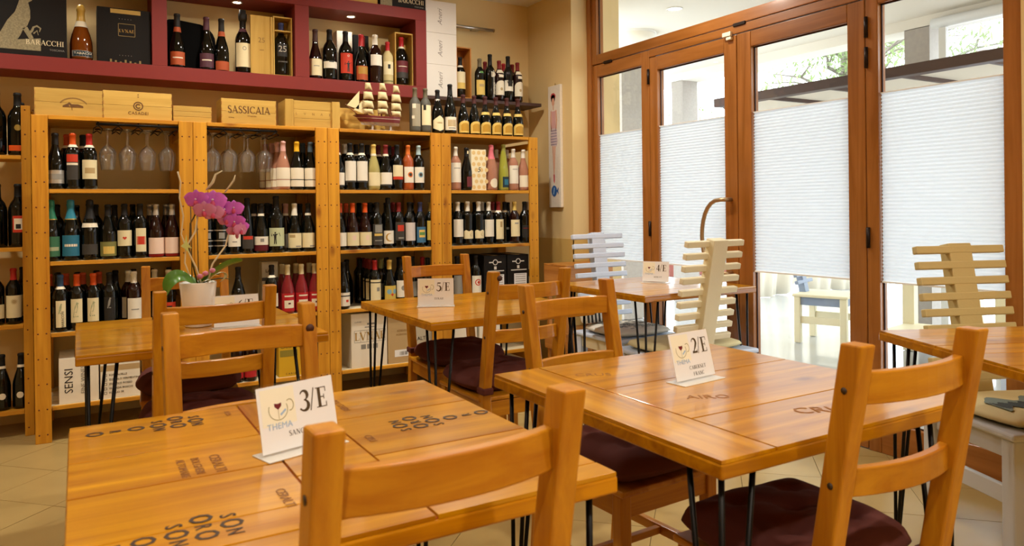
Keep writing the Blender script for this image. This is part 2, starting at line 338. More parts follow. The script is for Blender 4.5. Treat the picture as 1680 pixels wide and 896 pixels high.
# ------------------------------------------------------------------ glazed door wall
def leaf(name, y0, y1, z0, z1, gy0, gy1, gz0, gz1, shade=None, x0=XD, x1=XD+.062):
    """y0<y1 leaf outline, g* its glass opening; the leaf frame is two stiles and two rails"""
    mb = MB(); f = empty(name); struct(f)
    for nm, a in (('stile', (y0, gy0, z0, z1)), ('stile', (gy1, y1, z0, z1))):
        struct(boxo(nm, x0, x1, a[0], a[1], a[2], a[3], DOORW['z'], f, .004))
    for nm, a in (('rail', (gy0, gy1, z0, gz0)), ('rail', (gy0, gy1, gz1, z1))):
        struct(boxo(nm, x0+.001, x1-.001, a[0], a[1], a[2], a[3], DOORW['y'], f, .004))
    # dark gasket around the pane
    gm = MB(); q = .006
    gm.box(x0+.028, x0+.034, gy0, gy1, gz0, gz0+q).box(x0+.028, x0+.034, gy0, gy1, gz1-q, gz1).box(x0+.028, x0+.034, gy0, gy0+q, gz0, gz1).box(x0+.028, x0+.034, gy1-q, gy1, gz0, gz1)
    obj('gasket', gm.mesh('gasket', mat('dark_gasket', '3A2420', .6)), f)
    boxo('pane', x0+.034, x0+.038, gy0, gy1, gz0, gz1, PANEG, f)
    if shade:
        V = []; F = []; n = int((shade[1]-shade[0])/.0088)
        for i in range(n+1):
            z = shade[0]+(shade[1]-shade[0])*i/n; x = x0+.016+(.008 if i % 2 else 0)
            V += [(x, gy0+.004, z), (x, gy1-.004, z)]
        F = [(2*i, 2*i+1, 2*i+3, 2*i+2) for i in range(n)]
        o = obj('pleated_shade', MB().add(V, F).mesh('pleated_shade', SHADE), f)
        boxo('shade_rail', x0+.012, x0+.026, gy0+.003, gy1-.003, shade[1], shade[1]+.005, mat('shade_rail_white', 'EFEDE8', .5), f)
        boxo('shade_rail', x0+.012, x0+.026, gy0+.003, gy1-.003, shade[0]-.008, shade[0], mat('shade_rail_white', 'EFEDE8', .5), f)
    return f
SH = (.825, 1.724)
D1 = leaf('door_1', 3.812, 4.44, .0, 2.244, 3.893, 4.385, .15, 2.155, SH)
D2 = leaf('door_2', 3.051, 3.808, .005, 2.19, 3.148, 3.735, .15, 2.10, SH)
D3 = leaf('door_3', 2.240, 3.047, .005, 2.19, 2.334, 2.946, .15, 2.10, SH)
D4 = leaf('door_4', 1.545, 2.236, .0, 2.244, 1.617, 2.172, .15, 2.155, SH)
struct(boxo('trim_3', XD-.004, XD+.07, 2.240, 3.808, 2.194, 2.244, DOORW['y'], None, .003))    # lintel bar over the two leaves
W1 = leaf('window_1', 1.545, 4.44, 2.248, ZC, 1.617, 4.385, 2.318, 2.735, None, XD-.006)
struct(boxo('trim_4', XD-.02, XD+.07, 4.44, 4.484, 0, ZC, DOORW['z'], None, .004))
HINGE = mat('hinge_bronze', '2E2420', .4, .7)
for par, pts in ((D3, [(2.227, 2.052), (2.227, 1.905), (2.225, 1.033)]), (D1, [(3.812, 2.065), (3.812, 1.05)])):
    for y, z in pts: obj('hinge', MB().tube([(XD-.008, y, z-.05), (XD-.008, y, z+.05)], .009, 10).mesh('hinge', HINGE), par)
for y, z in ((3.02, 2.246), (4.25, 2.246)): boxo('latch', XD-.012, XD+.002, y-.045, y+.045, z-.012, z+.008, HINGE, W1, .003)
boxo('door_sensor', XD-.022, XD-.004, 3.075, 3.14, 2.186, 2.212, mat('ivory_plastic', 'EFE3C8', .4), D2, .003)
boxo('door_sensor_magnet', XD-.018, XD-.0, 3.075, 3.115, 2.165, 2.183, mat('ivory_plastic', 'EFE3C8', .4), D2, .003)
# half-moon pull handle on the second leaf
hy, hz0, hz1 = 3.10, .80, 1.232
pts = [(XD-.002, hy, hz1), (XD-.05, hy, hz1)]
for i in range(15):
    a = PI/2*1.0-PI*i/14; pts.append((XD-.055, hy+.03+.155*math.cos(a)**.8 if math.cos(a) > 0 else hy+.03, (hz0+hz1)/2+(hz1-hz0)/2*math.sin(a)))
pts += [(XD-.05, hy, hz0), (XD-.002, hy, hz0)]
obj('handle', MB().tube(pts, .0125, 12).mesh('handle', mat('brushed_brass', 'B59A76', .35, .8)), D2)

# ------------------------------------------------------------------ covered terrace behind the doors
struct(boxo('floor_terrace', 3.33, 14, -2, 14, -.12, -.004, mat('terrace_concrete', 'B2B4B6', .16, coat=.3, vary=.08, bscale=1.2)))
TC = mat('terrace_ceiling_cream', 'E6DFD2', .9)
struct(boxo('ceiling_terrace', 3.40, 6.5, -2, 12, 2.86, 2.98, TC))
struct(boxo('beam_terrace', 6.5, 6.8, -2, 12, 2.765, 2.98, TC))
CONC = mat('terrace_column_concrete', 'A9A199', .9, bump=.1, bscale=40, vary=.06)
struct(boxo('column_terrace', 5.0, 5.28, 6.19, 6.48, 0, 2.86, CONC))
struct(boxo('column_terrace', 6.5, 6.75, 6.858, 7.055, 0, 2.77, CONC))
struct(boxo('column_terrace', 6.5, 6.78, 3.77, 4.00, 0, 2.77, CONC))
struct(boxo('wall_terrace_low', 8.2, 12.5, 9.6, 9.8, 0, .36, mat('brick_red_paint', '9A5A50', .8)))
for x, y, lb in ((4.35, 4.68, 'small round recessed lamp in the terrace ceiling'),):
    t = empty('terrace_downlight', (x, y, 2.86)); tag(t, lb, 'ceiling lamp')
    obj('trim_ring', MB().lathe([(.07, -.006), (.07, 0), (.05, 0), (.05, -.006), (.07, -.006)], 24, cap0=False, cap1=False).mesh('trim_ring', mat('white_metal', 'E8E4DC', .4)), t)
    obj('diffuser', MB().lathe([(.05, -.003), (.001, -.003)], 24, cap0=False, cap1=False).mesh('diffuser', mat('lamp_glow_terrace', 'FFF2DC', .5, emit=14)), t)
t = empty('terrace_ceiling_lamp', (4.62, 5.53, 2.86)); tag(t, 'shallow round white lamp on the terrace ceiling', 'ceiling lamp')
obj('shade', MB().lathe([(.2, 0), (.2, -.05), (.18, -.075), (.001, -.085)], 32, cap0=False, cap1=False).mesh('shade', mat('opal_lamp', 'E9E1D2', .5)), t)
obj('base_ring', MB().lathe([(.215, 0), (.215, -.018), (.2, -.018)], 32, cap0=False, cap1=False).mesh('base_ring', mat('white_metal', 'E8E4DC', .4)), t)
# roll-up clear window in the terrace opening
t = empty('roll_up_window', (6.45, 3.3, 0)); tag(t, 'clear roll-up weather screen with white roller at the terrace edge', 'screen')
FRW = mat('white_profile', 'DCDAD4', .5)
obj('roller_tube', MB().tube([(0, -.9, 2.76), (0, .41, 2.76)], .045, 16).mesh('roller_tube', FRW), t)
for y in (-.9, .29): boxo('frame_post', -.02, .02, y, y+.06, 0, 2.71, FRW, t)
boxo('sheet', -.004, .004, -.838, .288, .1, 2.71, glass_thin('clear_screen', (.97, .97, 1, 1), .4, .12), t)
# awning: brown edge beam with pale cloth panels between brown ribs
t = empty('awning', (5.0, 2.5, 0)); tag(t, 'awning with dark brown edge beam and pale cloth panels outside', 'awning')
BRN = mat('awning_brown', '4E3B33', .6)
boxo('edge_beam', 0, .10, -3, 2.38, 2.094, 2.169, BRN, t, .006)
for k in range(9):
    y = -2.9+k*.59
    boxo('rib', .10, 1.36, y, y+.03, 2.098, 2.135, BRN, t)
    if k < 8: boxo('cloth_panel', .10, 1.36, y+.03, y+.59, 2.128, 2.135, mat('awning_cloth', 'D8CCB9', .9), t)
obj('cloth_panel', MB().prism([(.1, 1.85), (.1, 2.36), (1.36, 3.3), (1.36, 1.85)], 2.128, 2.134, 'z').mesh('cloth_panel', mat('awning_cloth', 'D8CCB9', .9)), t)
obj('rib', MB().prism([(.1, 2.33), (.1, 2.37), (1.36, 3.31), (1.36, 3.27)], 2.098, 2.1275, 'z').mesh('rib', BRN), t)
for y in (-2.9, 1.78): boxo('post', 1.28, 1.35, y, y+.07, 0, 2.097, BRN, t)
# canvas side curtain
V = []; F = []; n = 90
for i in range(n+1):
    s_ = i/n; x = 7.4+2.6*s_; y = 6.72+.07*math.sin(s_*30)+.03*math.sin(s_*91+1)-.1*s_
    lift = .16*math.exp(-((s_-.36)/.03)**2)
    V += [(x, y+.05, lift+.0), (x, y, .6), (x, y+.04, 2.3)]
for i in range(n): F += [(3*i, 3*i+3, 3*i+4, 3*i+1), (3*i+1, 3*i+4, 3*i+5, 3*i+2)]
o = obj('canvas_curtain', MB().add(V, F, sm=True).mesh('canvas_curtain', mat('cream_canvas', 'E8DECA', .9))); sd = o.modifiers.new('thick', 'SOLIDIFY'); sd.thickness = .006
tag(o, 'cream canvas side curtain hanging in folds along the terrace', 'curtain')
# tree behind the awning
t = empty('pine_tree', (10.4, 7.4, 0)); tag(t, 'light green tree with spreading bare branches beyond the awning', 'tree')
BARK = mat('tree_bark', '8A7F78', .9); mb = MB(); tips = []
obj('trunk', MB().tube([(0, 0, -.1), (.1, .05, 1.5), (0, -.1, 3), (.1, 0, 4.6), (.1, 0, 5.6)], [.2, .17, .13, .08, .03], 10).mesh('trunk', BARK), t)
rb = random.Random(3)
for k in range(30):
    z0 = 2.3+rb.random()*2.4; a = rb.random()*2*PI; ln = rb.uniform(1.4, 3.2); p = Vector((.05, 0, z0)); pts = [p]
    for q in range(4):
        p = p+Vector((math.cos(a), math.sin(a), rb.uniform(-.05, .25)))*ln/4; a += rb.uniform(-.3, .3); pts.append(p); tips.append(p)
    mb.tube([tuple(p) for p in pts], [.045, .035, .025, .016, .006], 6)
    for b_ in range(3):
        s0 = pts[1+b_]; a2 = a+rb.choice((-1, 1))*rb.uniform(.5, 1.1); e1 = s0+Vector((math.cos(a2), math.sin(a2), rb.uniform(0, .4)))*rb.uniform(.4, .9); mb.tube([tuple(s0), tuple((s0+e1)/2+Vector((0, 0, .05))), tuple(e1)], [.018, .012, .004], 5); tips.append(e1); tips.append((s0+e1)/2)
br = obj('branches', mb.mesh('branches', BARK), t); br['kind'] = 'stuff'
mb = MB()
for p in tips:
    for k in range(34):
        c = p+Vector((rb.gauss(0, .19), rb.gauss(0, .19), rb.gauss(.02, .11))); d1 = Vector((rb.uniform(-1, 1), rb.uniform(-1, 1), rb.uniform(-.5, .6))).normalized(); d2 = d1.cross(Vector((0, 0, 1))).normalized()
        l_ = rb.uniform(.05, .10); ww = .017
        mb.add([c-d1*l_, c+d2*ww, c+d1*l_, c-d2*ww], [(0, 1, 2, 3)])
lf = obj('foliage', mb.mesh('foliage', mat('tree_leaves', 'A9BC84', .7)), t); lf['kind'] = 'stuff'
# ------------------------------------------------------------------ pine ladder-back chairs
def seg_box(mb, pts, w_, d_):
    """a post of rectangular section w_ (x) by d_ (y) through points (y, z)"""
    V = []; F = []
    for y, z in pts: V += [(-w_/2, y-d_/2, z), (w_/2, y-d_/2, z), (w_/2, y+d_/2, z), (-w_/2, y+d_/2, z)]
    for k in range(len(pts)-1):
        a = 4*k
        for i in range(4): j = (i+1) % 4; F.append((a+i, a+j, a+4+j, a+4+i))
    F += [(3, 2, 1, 0), tuple(4*(len(pts)-1)+i for i in range(4))]
    return mb.add(V, F)
def rail_mesh(z0, z1, ycen, half=.15, sag=.026, th=.020):
    V = []; F = []; n = 10
    for i in range(n+1):
        u = -1+2*i/n; x = u*half; y = ycen-sag*(1-u*u); l = .0035
        V += [(x, y-th/2, z0), (x, y+th/2, z0), (x, y+th/2, z1), (x, y-th/2, z1)]
    for i in range(n):
        a = 4*i
        for k in range(4): j = (k+1) % 4; F.append((a+k, a+4+k, a+4+j, a+j))
    F += [(0, 1, 2, 3), (4*n+3, 4*n+2, 4*n+1, 4*n)]
    return MB().add(V, F).mesh('back_rail', CHAIRW['x'])
def yback(z): return 0.0+(.95-z)*.175 if z > .45 else .0875-(.45-z)*.06
REARM = seg_box(MB(), [(.045, 0), (yback(.45), .45), (yback(.95), .95)], .037, .045).mesh('rear_leg', CHAIRW['z'])
FRONTM = seg_box(MB(), [(.445, 0), (.445, .425)], .037, .037).mesh('front_leg', CHAIRW['z'])
RAIL1 = rail_mesh(.838, .896, yback(.867)+.004); RAIL2 = rail_mesh(.664, .716, yback(.69)+.004)
def mkbox(nm, x0, x1, y0, y1, z0, z1, m_):
    c = Vector(((x0+x1)/2, (y0+y1)/2, (z0+z1)/2)); return MB().box(x0-c.x, x1-c.x, y0-c.y, y1-c.y, z0-c.z, z1-c.z).mesh(nm, m_), c
SEATM = mkbox('seat', -.19, .19, .085, .475, .425, .443, CHAIRW['y'])
APF = mkbox('front_apron', -.15, .15, .437, .455, .362, .424, CHAIRW['x']); APB = mkbox('back_apron', -.15, .15, .085, .103, .362, .424, CHAIRW['x'])
APS = mkbox('side_apron', -.009, .009, .10, .428, .362, .424, CHAIRW['y']); STR = mkbox('stretcher', -.011, .011, .07, .428, .17, .20, CHAIRW['y'])
STX = mkbox('cross_stretcher', -.155, .155, .24, .262, .174, .196, CHAIRW['x'])
SCREW = MB().tube([(-.0012, 0, 0), (.0012, 0, 0)], .006, 10).mesh('screw_cap', mat('screw_hole_dark', '3A2A1C', .5))
def wood_chair(x, y, rz, label):
    t = empty('ladder_back_chair', (x, y, 0), rz); tag(t, label, 'chair', 'pine ladder-back chairs around the tables')
    for sx in (-.166, .166):
        obj('rear_leg', REARM, t, (sx, 0, 0), bevel=.004)
        obj('front_leg', FRONTM, t, (sx, 0, 0), bevel=.004)
        obj('side_apron', APS[0], t, APS[1]+Vector((sx, 0, 0)), bevel=.002); obj('stretcher', STR[0], t, STR[1]+Vector((sx, 0, 0)), bevel=.003)
        for z in (.867, .69): obj('screw_cap', SCREW, t, (sx+(.0187 if sx > 0 else -.0187), yback(z), z))
    obj('back_rail', RAIL1, t, bevel=.003); obj('back_rail', RAIL2, t, bevel=.003)
    obj('seat', SEATM[0], t, SEATM[1], bevel=.006); obj('front_apron', APF[0], t, APF[1], bevel=.002); obj('back_apron', APB[0], t, APB[1], bevel=.002)
    obj('cross_stretcher', STX[0], t, STX[1], bevel=.003)
    return t
def cushion_mesh(name, m_, hw=.20, hd_=.182, h=.075, puff=.045, buttons=True, n=22, seed=0):
    rr = random.Random(seed); V = []; F = []; top = {}; bot = {}
    bt = [(-.08, -.08), (.08, -.08), (-.08, .08), (.08, .08), (0, 0)] if buttons else []
    ph = [rr.uniform(0, 6) for _ in range(6)]
    for i in range(n+1):
        for j in range(n+1):
            u, v = -1+2*i/n, -1+2*j/n
            ru = u*math.sqrt(1-.5*v*v*.55); rv = v*math.sqrt(1-.5*u*u*.55)
            x, y = ru*hw*1.06, rv*hd_*1.06; e = max(abs(u), abs(v)); edge = (1-e**5)**.5 if e < 1 else 0
            z = h*.45+(h*.55)*edge+puff*.4*edge*(1-.5*e*e)
            for bx, by in bt:
                d = math.hypot(x-bx, y-by); z -= .026*math.exp(-(d/.022)**2)*edge
                if d > .001: z += .0035*math.cos(5*math.atan2(y-by, x-bx)+ph[0])*math.exp(-((d-.045)/.025)**2)*edge
            z += .004*math.sin(x*38+ph[1])*math.sin(y*33+ph[2])*edge*(1 if buttons else .3)
            V.append((x, y, z))
    N = n+1
    for i in range(N):
        for j in range(N):
            x, y, z = V[i*N+j]; e = max(abs(-1+2*i/n), abs(-1+2*j/n)); V.append((x*.97, y*.97, h*.45*(e**8)))
    for i in range(n):
        for j in range(n):
            a = i*N+j; F.append((a, a+N, a+N+1, a+1)); b = a+N*N; F.append((b, b+1, b+N+1, b+N))
    per = [(i, 0) for i in range(n)]+[(n, j) for j in range(n)]+[(i, n) for i in range(n, 0, -1)]+[(0, j) for j in range(n, 0, -1)]
    for k in range(len(per)):
        a = per[k][0]*N+per[k][1]; b = per[(k+1) % len(per)]; b = b[0]*N+b[1]; F.append((a, b, b+N*N, a+N*N))
    return MB().add(V, F, sm=True).mesh(name, m_)
CUSHM = [cushion_mesh('seat_cushion', CUSH, seed=s) for s in (1, 2, 3)]
TIE = MB().box(-.024, .024, -.030, .030, -.014, .014).mesh('tie', CUSH)
BUT = MB().lathe([(.001, .004), (.007, .003), (.009, 0)], 10, cap0=False, cap1=False).mesh('button', CUSH)
def brown_cushion(x, y, rz, label, k=0, z=.443, tilt=0):
    o = obj('seat_cushion', CUSHM[k % 3], None, (x-.298*math.sin(rz), y+.298*math.cos(rz), z), (0, 0, rz)); tag(o, label, 'cushion', 'brown tufted seat cushions')
    o.modifiers.new('smooth', 'SUBSURF').levels = 1; o.modifiers['smooth'].render_levels = 1
    for sx in (-.166, .166): obj('tie', TIE, o, (sx, -.298+yback(.475), .03), bevel=.006)
    for bx, by in ((-.08, -.08), (.08, -.08), (-.08, .08), (.08, .08), (0, 0)): obj('button', BUT, o, (bx, by, .060))
    return o
CH = [(.402, .825, .02, 'pine ladder-back chair close to the camera at table 3/E', 'brown tufted cushion under the edge of table 3/E, on the close pine chair'),
      (1.335, .800, -.05, 'pine ladder-back chair close to the camera at table 2/E, cushion showing', 'brown tufted cushion on the close pine chair at table 2/E'),
      (1.390, 2.015, PI+.05, 'pine ladder-back chair facing the viewer behind table 2/E', 'brown tufted cushion between tables 3/E and 2/E, tucked under the table'),
      (.357, 1.975, PI+.03, 'pine ladder-back chair with knotted post across table 3/E, facing the viewer', 'brown tufted cushion under table 3/E on its far chair'),
      (.384, 2.530, .01, 'darker pine ladder-back chair before the orchid table, back to the viewer', 'brown tufted cushion on the chair before the orchid table'),
      (.434, 3.750, PI-.08, 'pine ladder-back chair against the shelving behind the orchid table', 'brown tufted cushion on the chair behind the orchid table'),
      (1.552, 2.505, -.01, 'pine ladder-back chair with knotted post before table 5/E, back to viewer', 'brown tufted cushion tied to the chair before table 5/E'),
      (1.658, 3.635, PI-.06, 'pine ladder-back chair facing the viewer behind the 5/E card', 'brown tufted cushion on the chair behind table 5/E')]
for k, (x, y, r, la, lc) in enumerate(CH):
    t = wood_chair(x, y, r, la); brown_cushion(x, y, r, lc, k)
    if k == 6:
        kn = obj('knot', MB().tube([(0, -.001, 0), (0, .001, 0)], .011, 12).mesh('knot', mat('knot_dark', '4A2A1C', .5)), t, (-.150, yback(.93)-.0228, .925))
    if k == 3: obj('knot', MB().tube([(0, -.001, 0), (0, .001, 0)], .011, 12).mesh('knot', mat('knot_dark', '4A2A1C', .5)), t, (-.166, yback(.885)+.0228, .885))

# ------------------------------------------------------------------ tables on hairpin legs
def hairpin(parent, cx, cy, sx, sy):
    """three rods from a corner plate that run together at the floor"""
    o = empty('leg', (cx, cy, 0)); o.parent = parent
    mb = MB()
    for dx, dy in ((0, 0), (sx*.082, 0), (0, sy*.082)):
        mb_ = MB().tube([(dx, dy, .714), (dx*.55, dy*.55, .35), (dx*.12, dy*.12, .03), (dx*.02, dy*.02, .006)], .0058, 8)
        obj('rod', mb_.mesh('rod', BLACKM), o)
    obj('plate', MB().prism([(-.012*sx, -.012*sy), (.1*sx, -.012*sy), (-.012*sx, .1*sy)], .711, .7145, 'z').mesh('plate', BLACKM), o)
    obj('foot', MB().lathe([(.0085, 0), (.0085, .012), (.006, .02)], 10).mesh('foot', BLACKM), o)
def table(x, y, rz, label, sx, sy, planks):
    """x, y: the corner with least local x and y"""
    t = empty('dining_table', (x, y, 0), rz); tag(t, label, 'table', 'pine tables on black hairpin legs')
    boxo('tabletop', 0, sx, 0, sy, .7145, .7425, HONEY['x'], t, .004); boxo('core_layer', .004, sx-.004, .004, sy-.004, .7426, .7440, mat('table_core_red_brown', 'A04410', .6), t)
    for x0, x1, y0, y1 in planks:
        ax = 'x' if x1-x0 >= (y1-y0)*.8 else 'y'
        boxo('plank', x0+.0021, x1-.0021, y0+.0021, y1-.0021, .7425, .75-random.uniform(0, .0008), TOPW[ax], t, .0006)
    i = .035
    for cx, cy, a, b in ((i, i, 1, 1), (sx-i, i, -1, 1), (i, sy-i, 1, -1), (sx-i, sy-i, -1, -1)): hairpin(t, cx, cy, a, b)
    return t
def strips(sx, ys, x0=0): return [(x0, sx, a, b) for a, b in zip(ys[:-1], ys[1:])]
T3 = table(-.020, .980, 0, 'pine table 3/E printed with SON ORO lettering, close to the camera', .795, .805,
  [(0, .33, .06, .15), (0, .33, .15, .355), (0, .33, .355, .545), (0, .33, .545, .805), (.33, .475, .06, .27), (.33, .475, .27, .44), (.33, .475, .44, .60), (.33, .475, .60, .805),
   (.475, .795, .06, .30), (.475, .795, .30, .56), (.475, .795, .56, .805), (0, .465, 0, .06), (.465, .795, 0, .06)])
T2 = table(.958, .925, 0, 'glossy pine table 2/E reflecting the doors, one strip across its planks', .80, .815,
  [(0, .142, 0, .815), (.142, .80, 0, .221), (.142, .80, .221, .518), (.142, .80, .518, .815)])
T5 = table(1.190, 2.667, 0, 'pine table 5/E in front of the shelving', .80, .83, strips(.80, [0, .13, .30, .50, .68, .83]))
T6 = table(-.010, 2.680, 0, 'pine table carrying the white orchid pot', .80, .81, strips(.80, [0, .11, .33, .56, .81]))
T4 = table(2.437, 2.855, 0, 'pine table 4/E by the glass doors', .80, .80, strips(.80, [0, .16, .33, .56, .80]))
T1 = table(2.43-.8*.9063*0+.8*(-.4226), 1.6-.8*.9063, math.radians(-25), 'pine table at the frame edge, turned at an angle by the doors', .80, .80, strips(.80, [0, .2, .37, .5, .62, .8]))
# printed lettering of the wine-box boards on table 3/E (local coordinates of the table)
def stamp(t, s, x, y, size, rz, m_=INKB, sx=1, bold=0): text(s, size, m_, t, (x, y, .7504), (0, 0, rz), sx=sx, bold=bold)
def son_block(t, x, y, d, rz):
    """columns of the word block; x, y is the first column's centre; successive columns step along d"""
    a = -PI/2 if rz < 0 else PI/2
    for k, wd in enumerate(('SON', 'ORO', 'SON')):
        for q, ch in enumerate(wd):
            off = (1-q)*.031*(1 if a < 0 else -1); big = ch == 'O'
            stamp(t, ch, x+d*k*.036, y+off+(.008 if k == 1 else 0), .045 if big else .032, a, INKB, .86, .0007 if big else .0003)
    for k, ch in enumerate('ORO'):
        stamp(t, ch, x+d*(3*.036+.005+k*.037), y, .045 if ch == 'O' else .03, a, INKB, .86, .0007 if ch == 'O' else .0003)
son_block(T3, .231, .722, -1, -1)
son_block(T3, .588, .447, 1, 1)
son_block(T3, .203, .130, -1, -1)
stamp(T3, 'CERALTI', .228, .412, .026, -PI/2, INKF); stamp(T3, 'BOLGHERI', .196, .414, .02, -PI/2, INKF); stamp(T3, 'ALTOMARE', .172, .412, .02, -PI/2, INKF)
stamp(T3, 'CERALTI', .292, .185, .022, -PI/2, INKF); stamp(T3, 'ALBA', .300, .74, .016, -PI/2, INKF); stamp(T3, 'BOLGHERI', .53, .67, .022, -PI/2, INKF); stamp(T3, 'CRU', .505, .40, .022, -PI/2, INKF)
stamp(T2, 'CRUS', .215, .66, .04, -.5, INKF); stamp(T2, 'AIRO', .30, .33, .045, -.5, INKF); stamp(T2, 'CRU', .42, .12, .06, -.4, INKF)

# ------------------------------------------------------------------ table number cards in clear stands
def digit(mb, ch, x, z, h):
    """serif numerals, slash and E drawn as strokes; h is the letter height"""
    k = h; T = .17*h; t_ = .05*h
    if ch == '/': ribbon(mb, [(x, z-.05*k), (x+.26*k, z+1.05*k)], .055*h); return .34*k
    if ch == 'E':
        for a in ((x+.10*k, x+.27*k, 0, 1), (x, x+.58*k, 0, .045), (x, x+.58*k, .955, 1), (x+.2*k, x+.45*k, .48, .53), (x+.54*k, x+.585*k, 0, .25), (x+.54*k, x+.585*k, .75, 1), (x+.43*k, x+.47*k, .38, .63)):
            mb.add([(a[0], 0, z+a[2]*k), (a[1], 0, z+a[2]*k), (a[1], 0, z+a[3]*k), (a[0], 0, z+a[3]*k)], [(0, 1, 2, 3)])
        return .66*k
    if ch == '3':
        p = arc(x+.25*k, z+.75*k, .2*k, .23*k, 160, -80); ribbon(mb, p, [t_, .07*h, .08*h, .1*h, .13*h, T, T, T, .12*h, .08*h, t_])
        p = arc(x+.22*k, z+.27*k, .25*k, .26*k, 85, -150); ribbon(mb, p, [t_, .08*h, .12*h, T, T*1.1, T, T, .13*h, .1*h, .08*h, .1*h]); return .55*k
    if ch == '2':
        p = arc(x+.25*k, z+.72*k, .21*k, .26*k, 165, -20); p += [(x+.34*k, z+.42*k), (x+.2*k, z+.2*k), (x+.05*k, z+.06*k)]; ribbon(mb, p, [.1*h, t_, .07*h, .08*h, .1*h, .12*h, .15*h, T, T, T, T, .14*h, .08*h, t_])
        ribbon(mb, [(x+.02*k, z+.07*k), (x+.47*k, z+.07*k)], .14*h); ribbon(mb, [(x+.47*k, z+.0*k), (x+.5*k, z+.25*k)], t_); return .55*k
    if ch == '4':
        ribbon(mb, [(x+.36*k, z), (x+.36*k, z+k)], .15*h); ribbon(mb, [(x+.36*k, z+k), (x+.02*k, z+.33*k)], t_); ribbon(mb, [(x, z+.3*k), (x+.52*k, z+.3*k)], .1*h); return .55*k
    if ch == '5':
        ribbon(mb, [(x+.1*k, z+.94*k), (x+.46*k, z+.94*k)], .13*h); ribbon(mb, [(x+.1*k, z+.97*k), (x+.05*k, z+.58*k)], t_)
        p = arc(x+.2*k, z+.31*k, .27*k, .31*k, 110, -150); ribbon(mb, p, [t_, .08*h, .12*h, T, T*1.1, T*1.1, T, .13*h, .1*h, .08*h, .11*h]); return .55*k
    if ch == '6':
        p = arc(x+.26*k, z+.32*k, .2*k, .31*k, 0, 360, 16); ribbon(mb, p, .12*h); ribbon(mb, [(x+.45*k, z+.95*k), (x+.2*k, z+.75*k), (x+.08*k, z+.4*k)], [t_, .1*h, T]); return .55*k
def card(x, y, rz, w_, h, tilt, num, lines, label):
    """clear acrylic stand: a foot plate and a leaning card pocket; faces local -y"""
    t = empty('table_card', (x, y, .75), rz); tag(t, label, 'sign', 'table number cards in clear stands')
    o = boxo('stand_foot', -w_/2, w_/2, -.03, .032, .0, .0025, ACRYF, t, .001)
    p = empty('card_holder', (0, 0, .003)); p.parent = t; p.rotation_euler = (-tilt, 0, 0)
    boxo('acrylic_sheet', -w_/2, w_/2, .0, .003, 0, h, ACRYL, p, .0008)
    boxo('paper', -w_/2+.004, w_/2-.004, -.0018, -.0004, .004, h-.004, PAPER, p)
    Y = -.0022; mb = MB()
    lx = -w_*.24; lz = h*.62; R = h*.15
    mb.add([(-w_*.44, Y+.0002, h*.40), (-w_*.03, Y+.0002, h*.40), (-w_*.03, Y+.0002, h*.93), (-w_*.44, Y+.0002, h*.93)], [(0, 1, 2, 3)], 0)
    ribbon(mb, arc(lx, lz, R, R, 155, 385, 18), h*.012, Y, 1); ribbon(mb, arc(lx+R*1.25, lz+R*.25, R*.42, R*.55, -100, 130, 10), h*.014, Y, 1)
    ribbon(mb, [(lx, lz-R*.9), (lx, lz)], h*.008, Y, 1)
    hp = [(lx-R*.38, lz+R*.62), (lx-R*.36, lz+R*.3), (lx, lz-.02*R), (lx+R*.36, lz+R*.3), (lx+R*.38, lz+R*.62), (lx, lz+R*.55)]
    mb.add([(a, Y, b) for a, b in hp], [(0, 1, 2, 3, 4, 5)], 2); ribbon(mb, [(lx+R*.2, lz-R*.55), (lx+R*.8, lz-R*.1)], h*.03, Y, 3)
    obj('logo', mb.mesh('logo', [CREAMP, mat('card_olive_ink', '9C9468', .6), REDP, BLUEP]), p)
    text('THEMA', h*.125, BLUEP, p, (lx, Y, h*.385), sx=.95, sp=1.05)
    nb = MB(); hh = h*.30; xx = w_*.03
    for ch in num: xx += digit(nb, ch, xx, h*.52, hh)+.02*hh
    for i, v in enumerate(nb.v): nb.v[i] = (v[0], Y, v[2])
    obj('numeral', nb.mesh('numeral', mat('numeral_ink', '4A3A22', .5)), p)
    for k, ln in enumerate(lines): serif_text(ln, h*.072, mat('card_text_ink', '5A5550', .6), p, (w_*.08, Y, h*(.25-.13*k)))
    return t
card(.356, 1.385, math.radians(16), .165, .125, .22, '3/E', ['SANGIOVESE'], 'white table card reading 3/E SANGIOVESE in a clear stand')
card(1.352, 1.388, math.radians(6), .155, .125, .25, '2/E', ['CABERNET', 'FRANC'], 'white table card reading 2/E CABERNET FRANC in a clear stand')
card(1.415, 3.11, math.radians(-26), .172, .128, .1, '5/E', ['SYRAH'], 'white table card reading 5/E SYRAH in a clear stand')
card(2.917, 3.32, math.radians(-58), .165, .125, .12, '4/E', ['MERLOT'], 'white table card reading 4/E in a clear stand by the doors')
card(.525, 2.985, math.radians(2), .175, .125, .15, '6/E', ['MERLOT'], 'white table card beside the orchid, half hidden by chair rails')

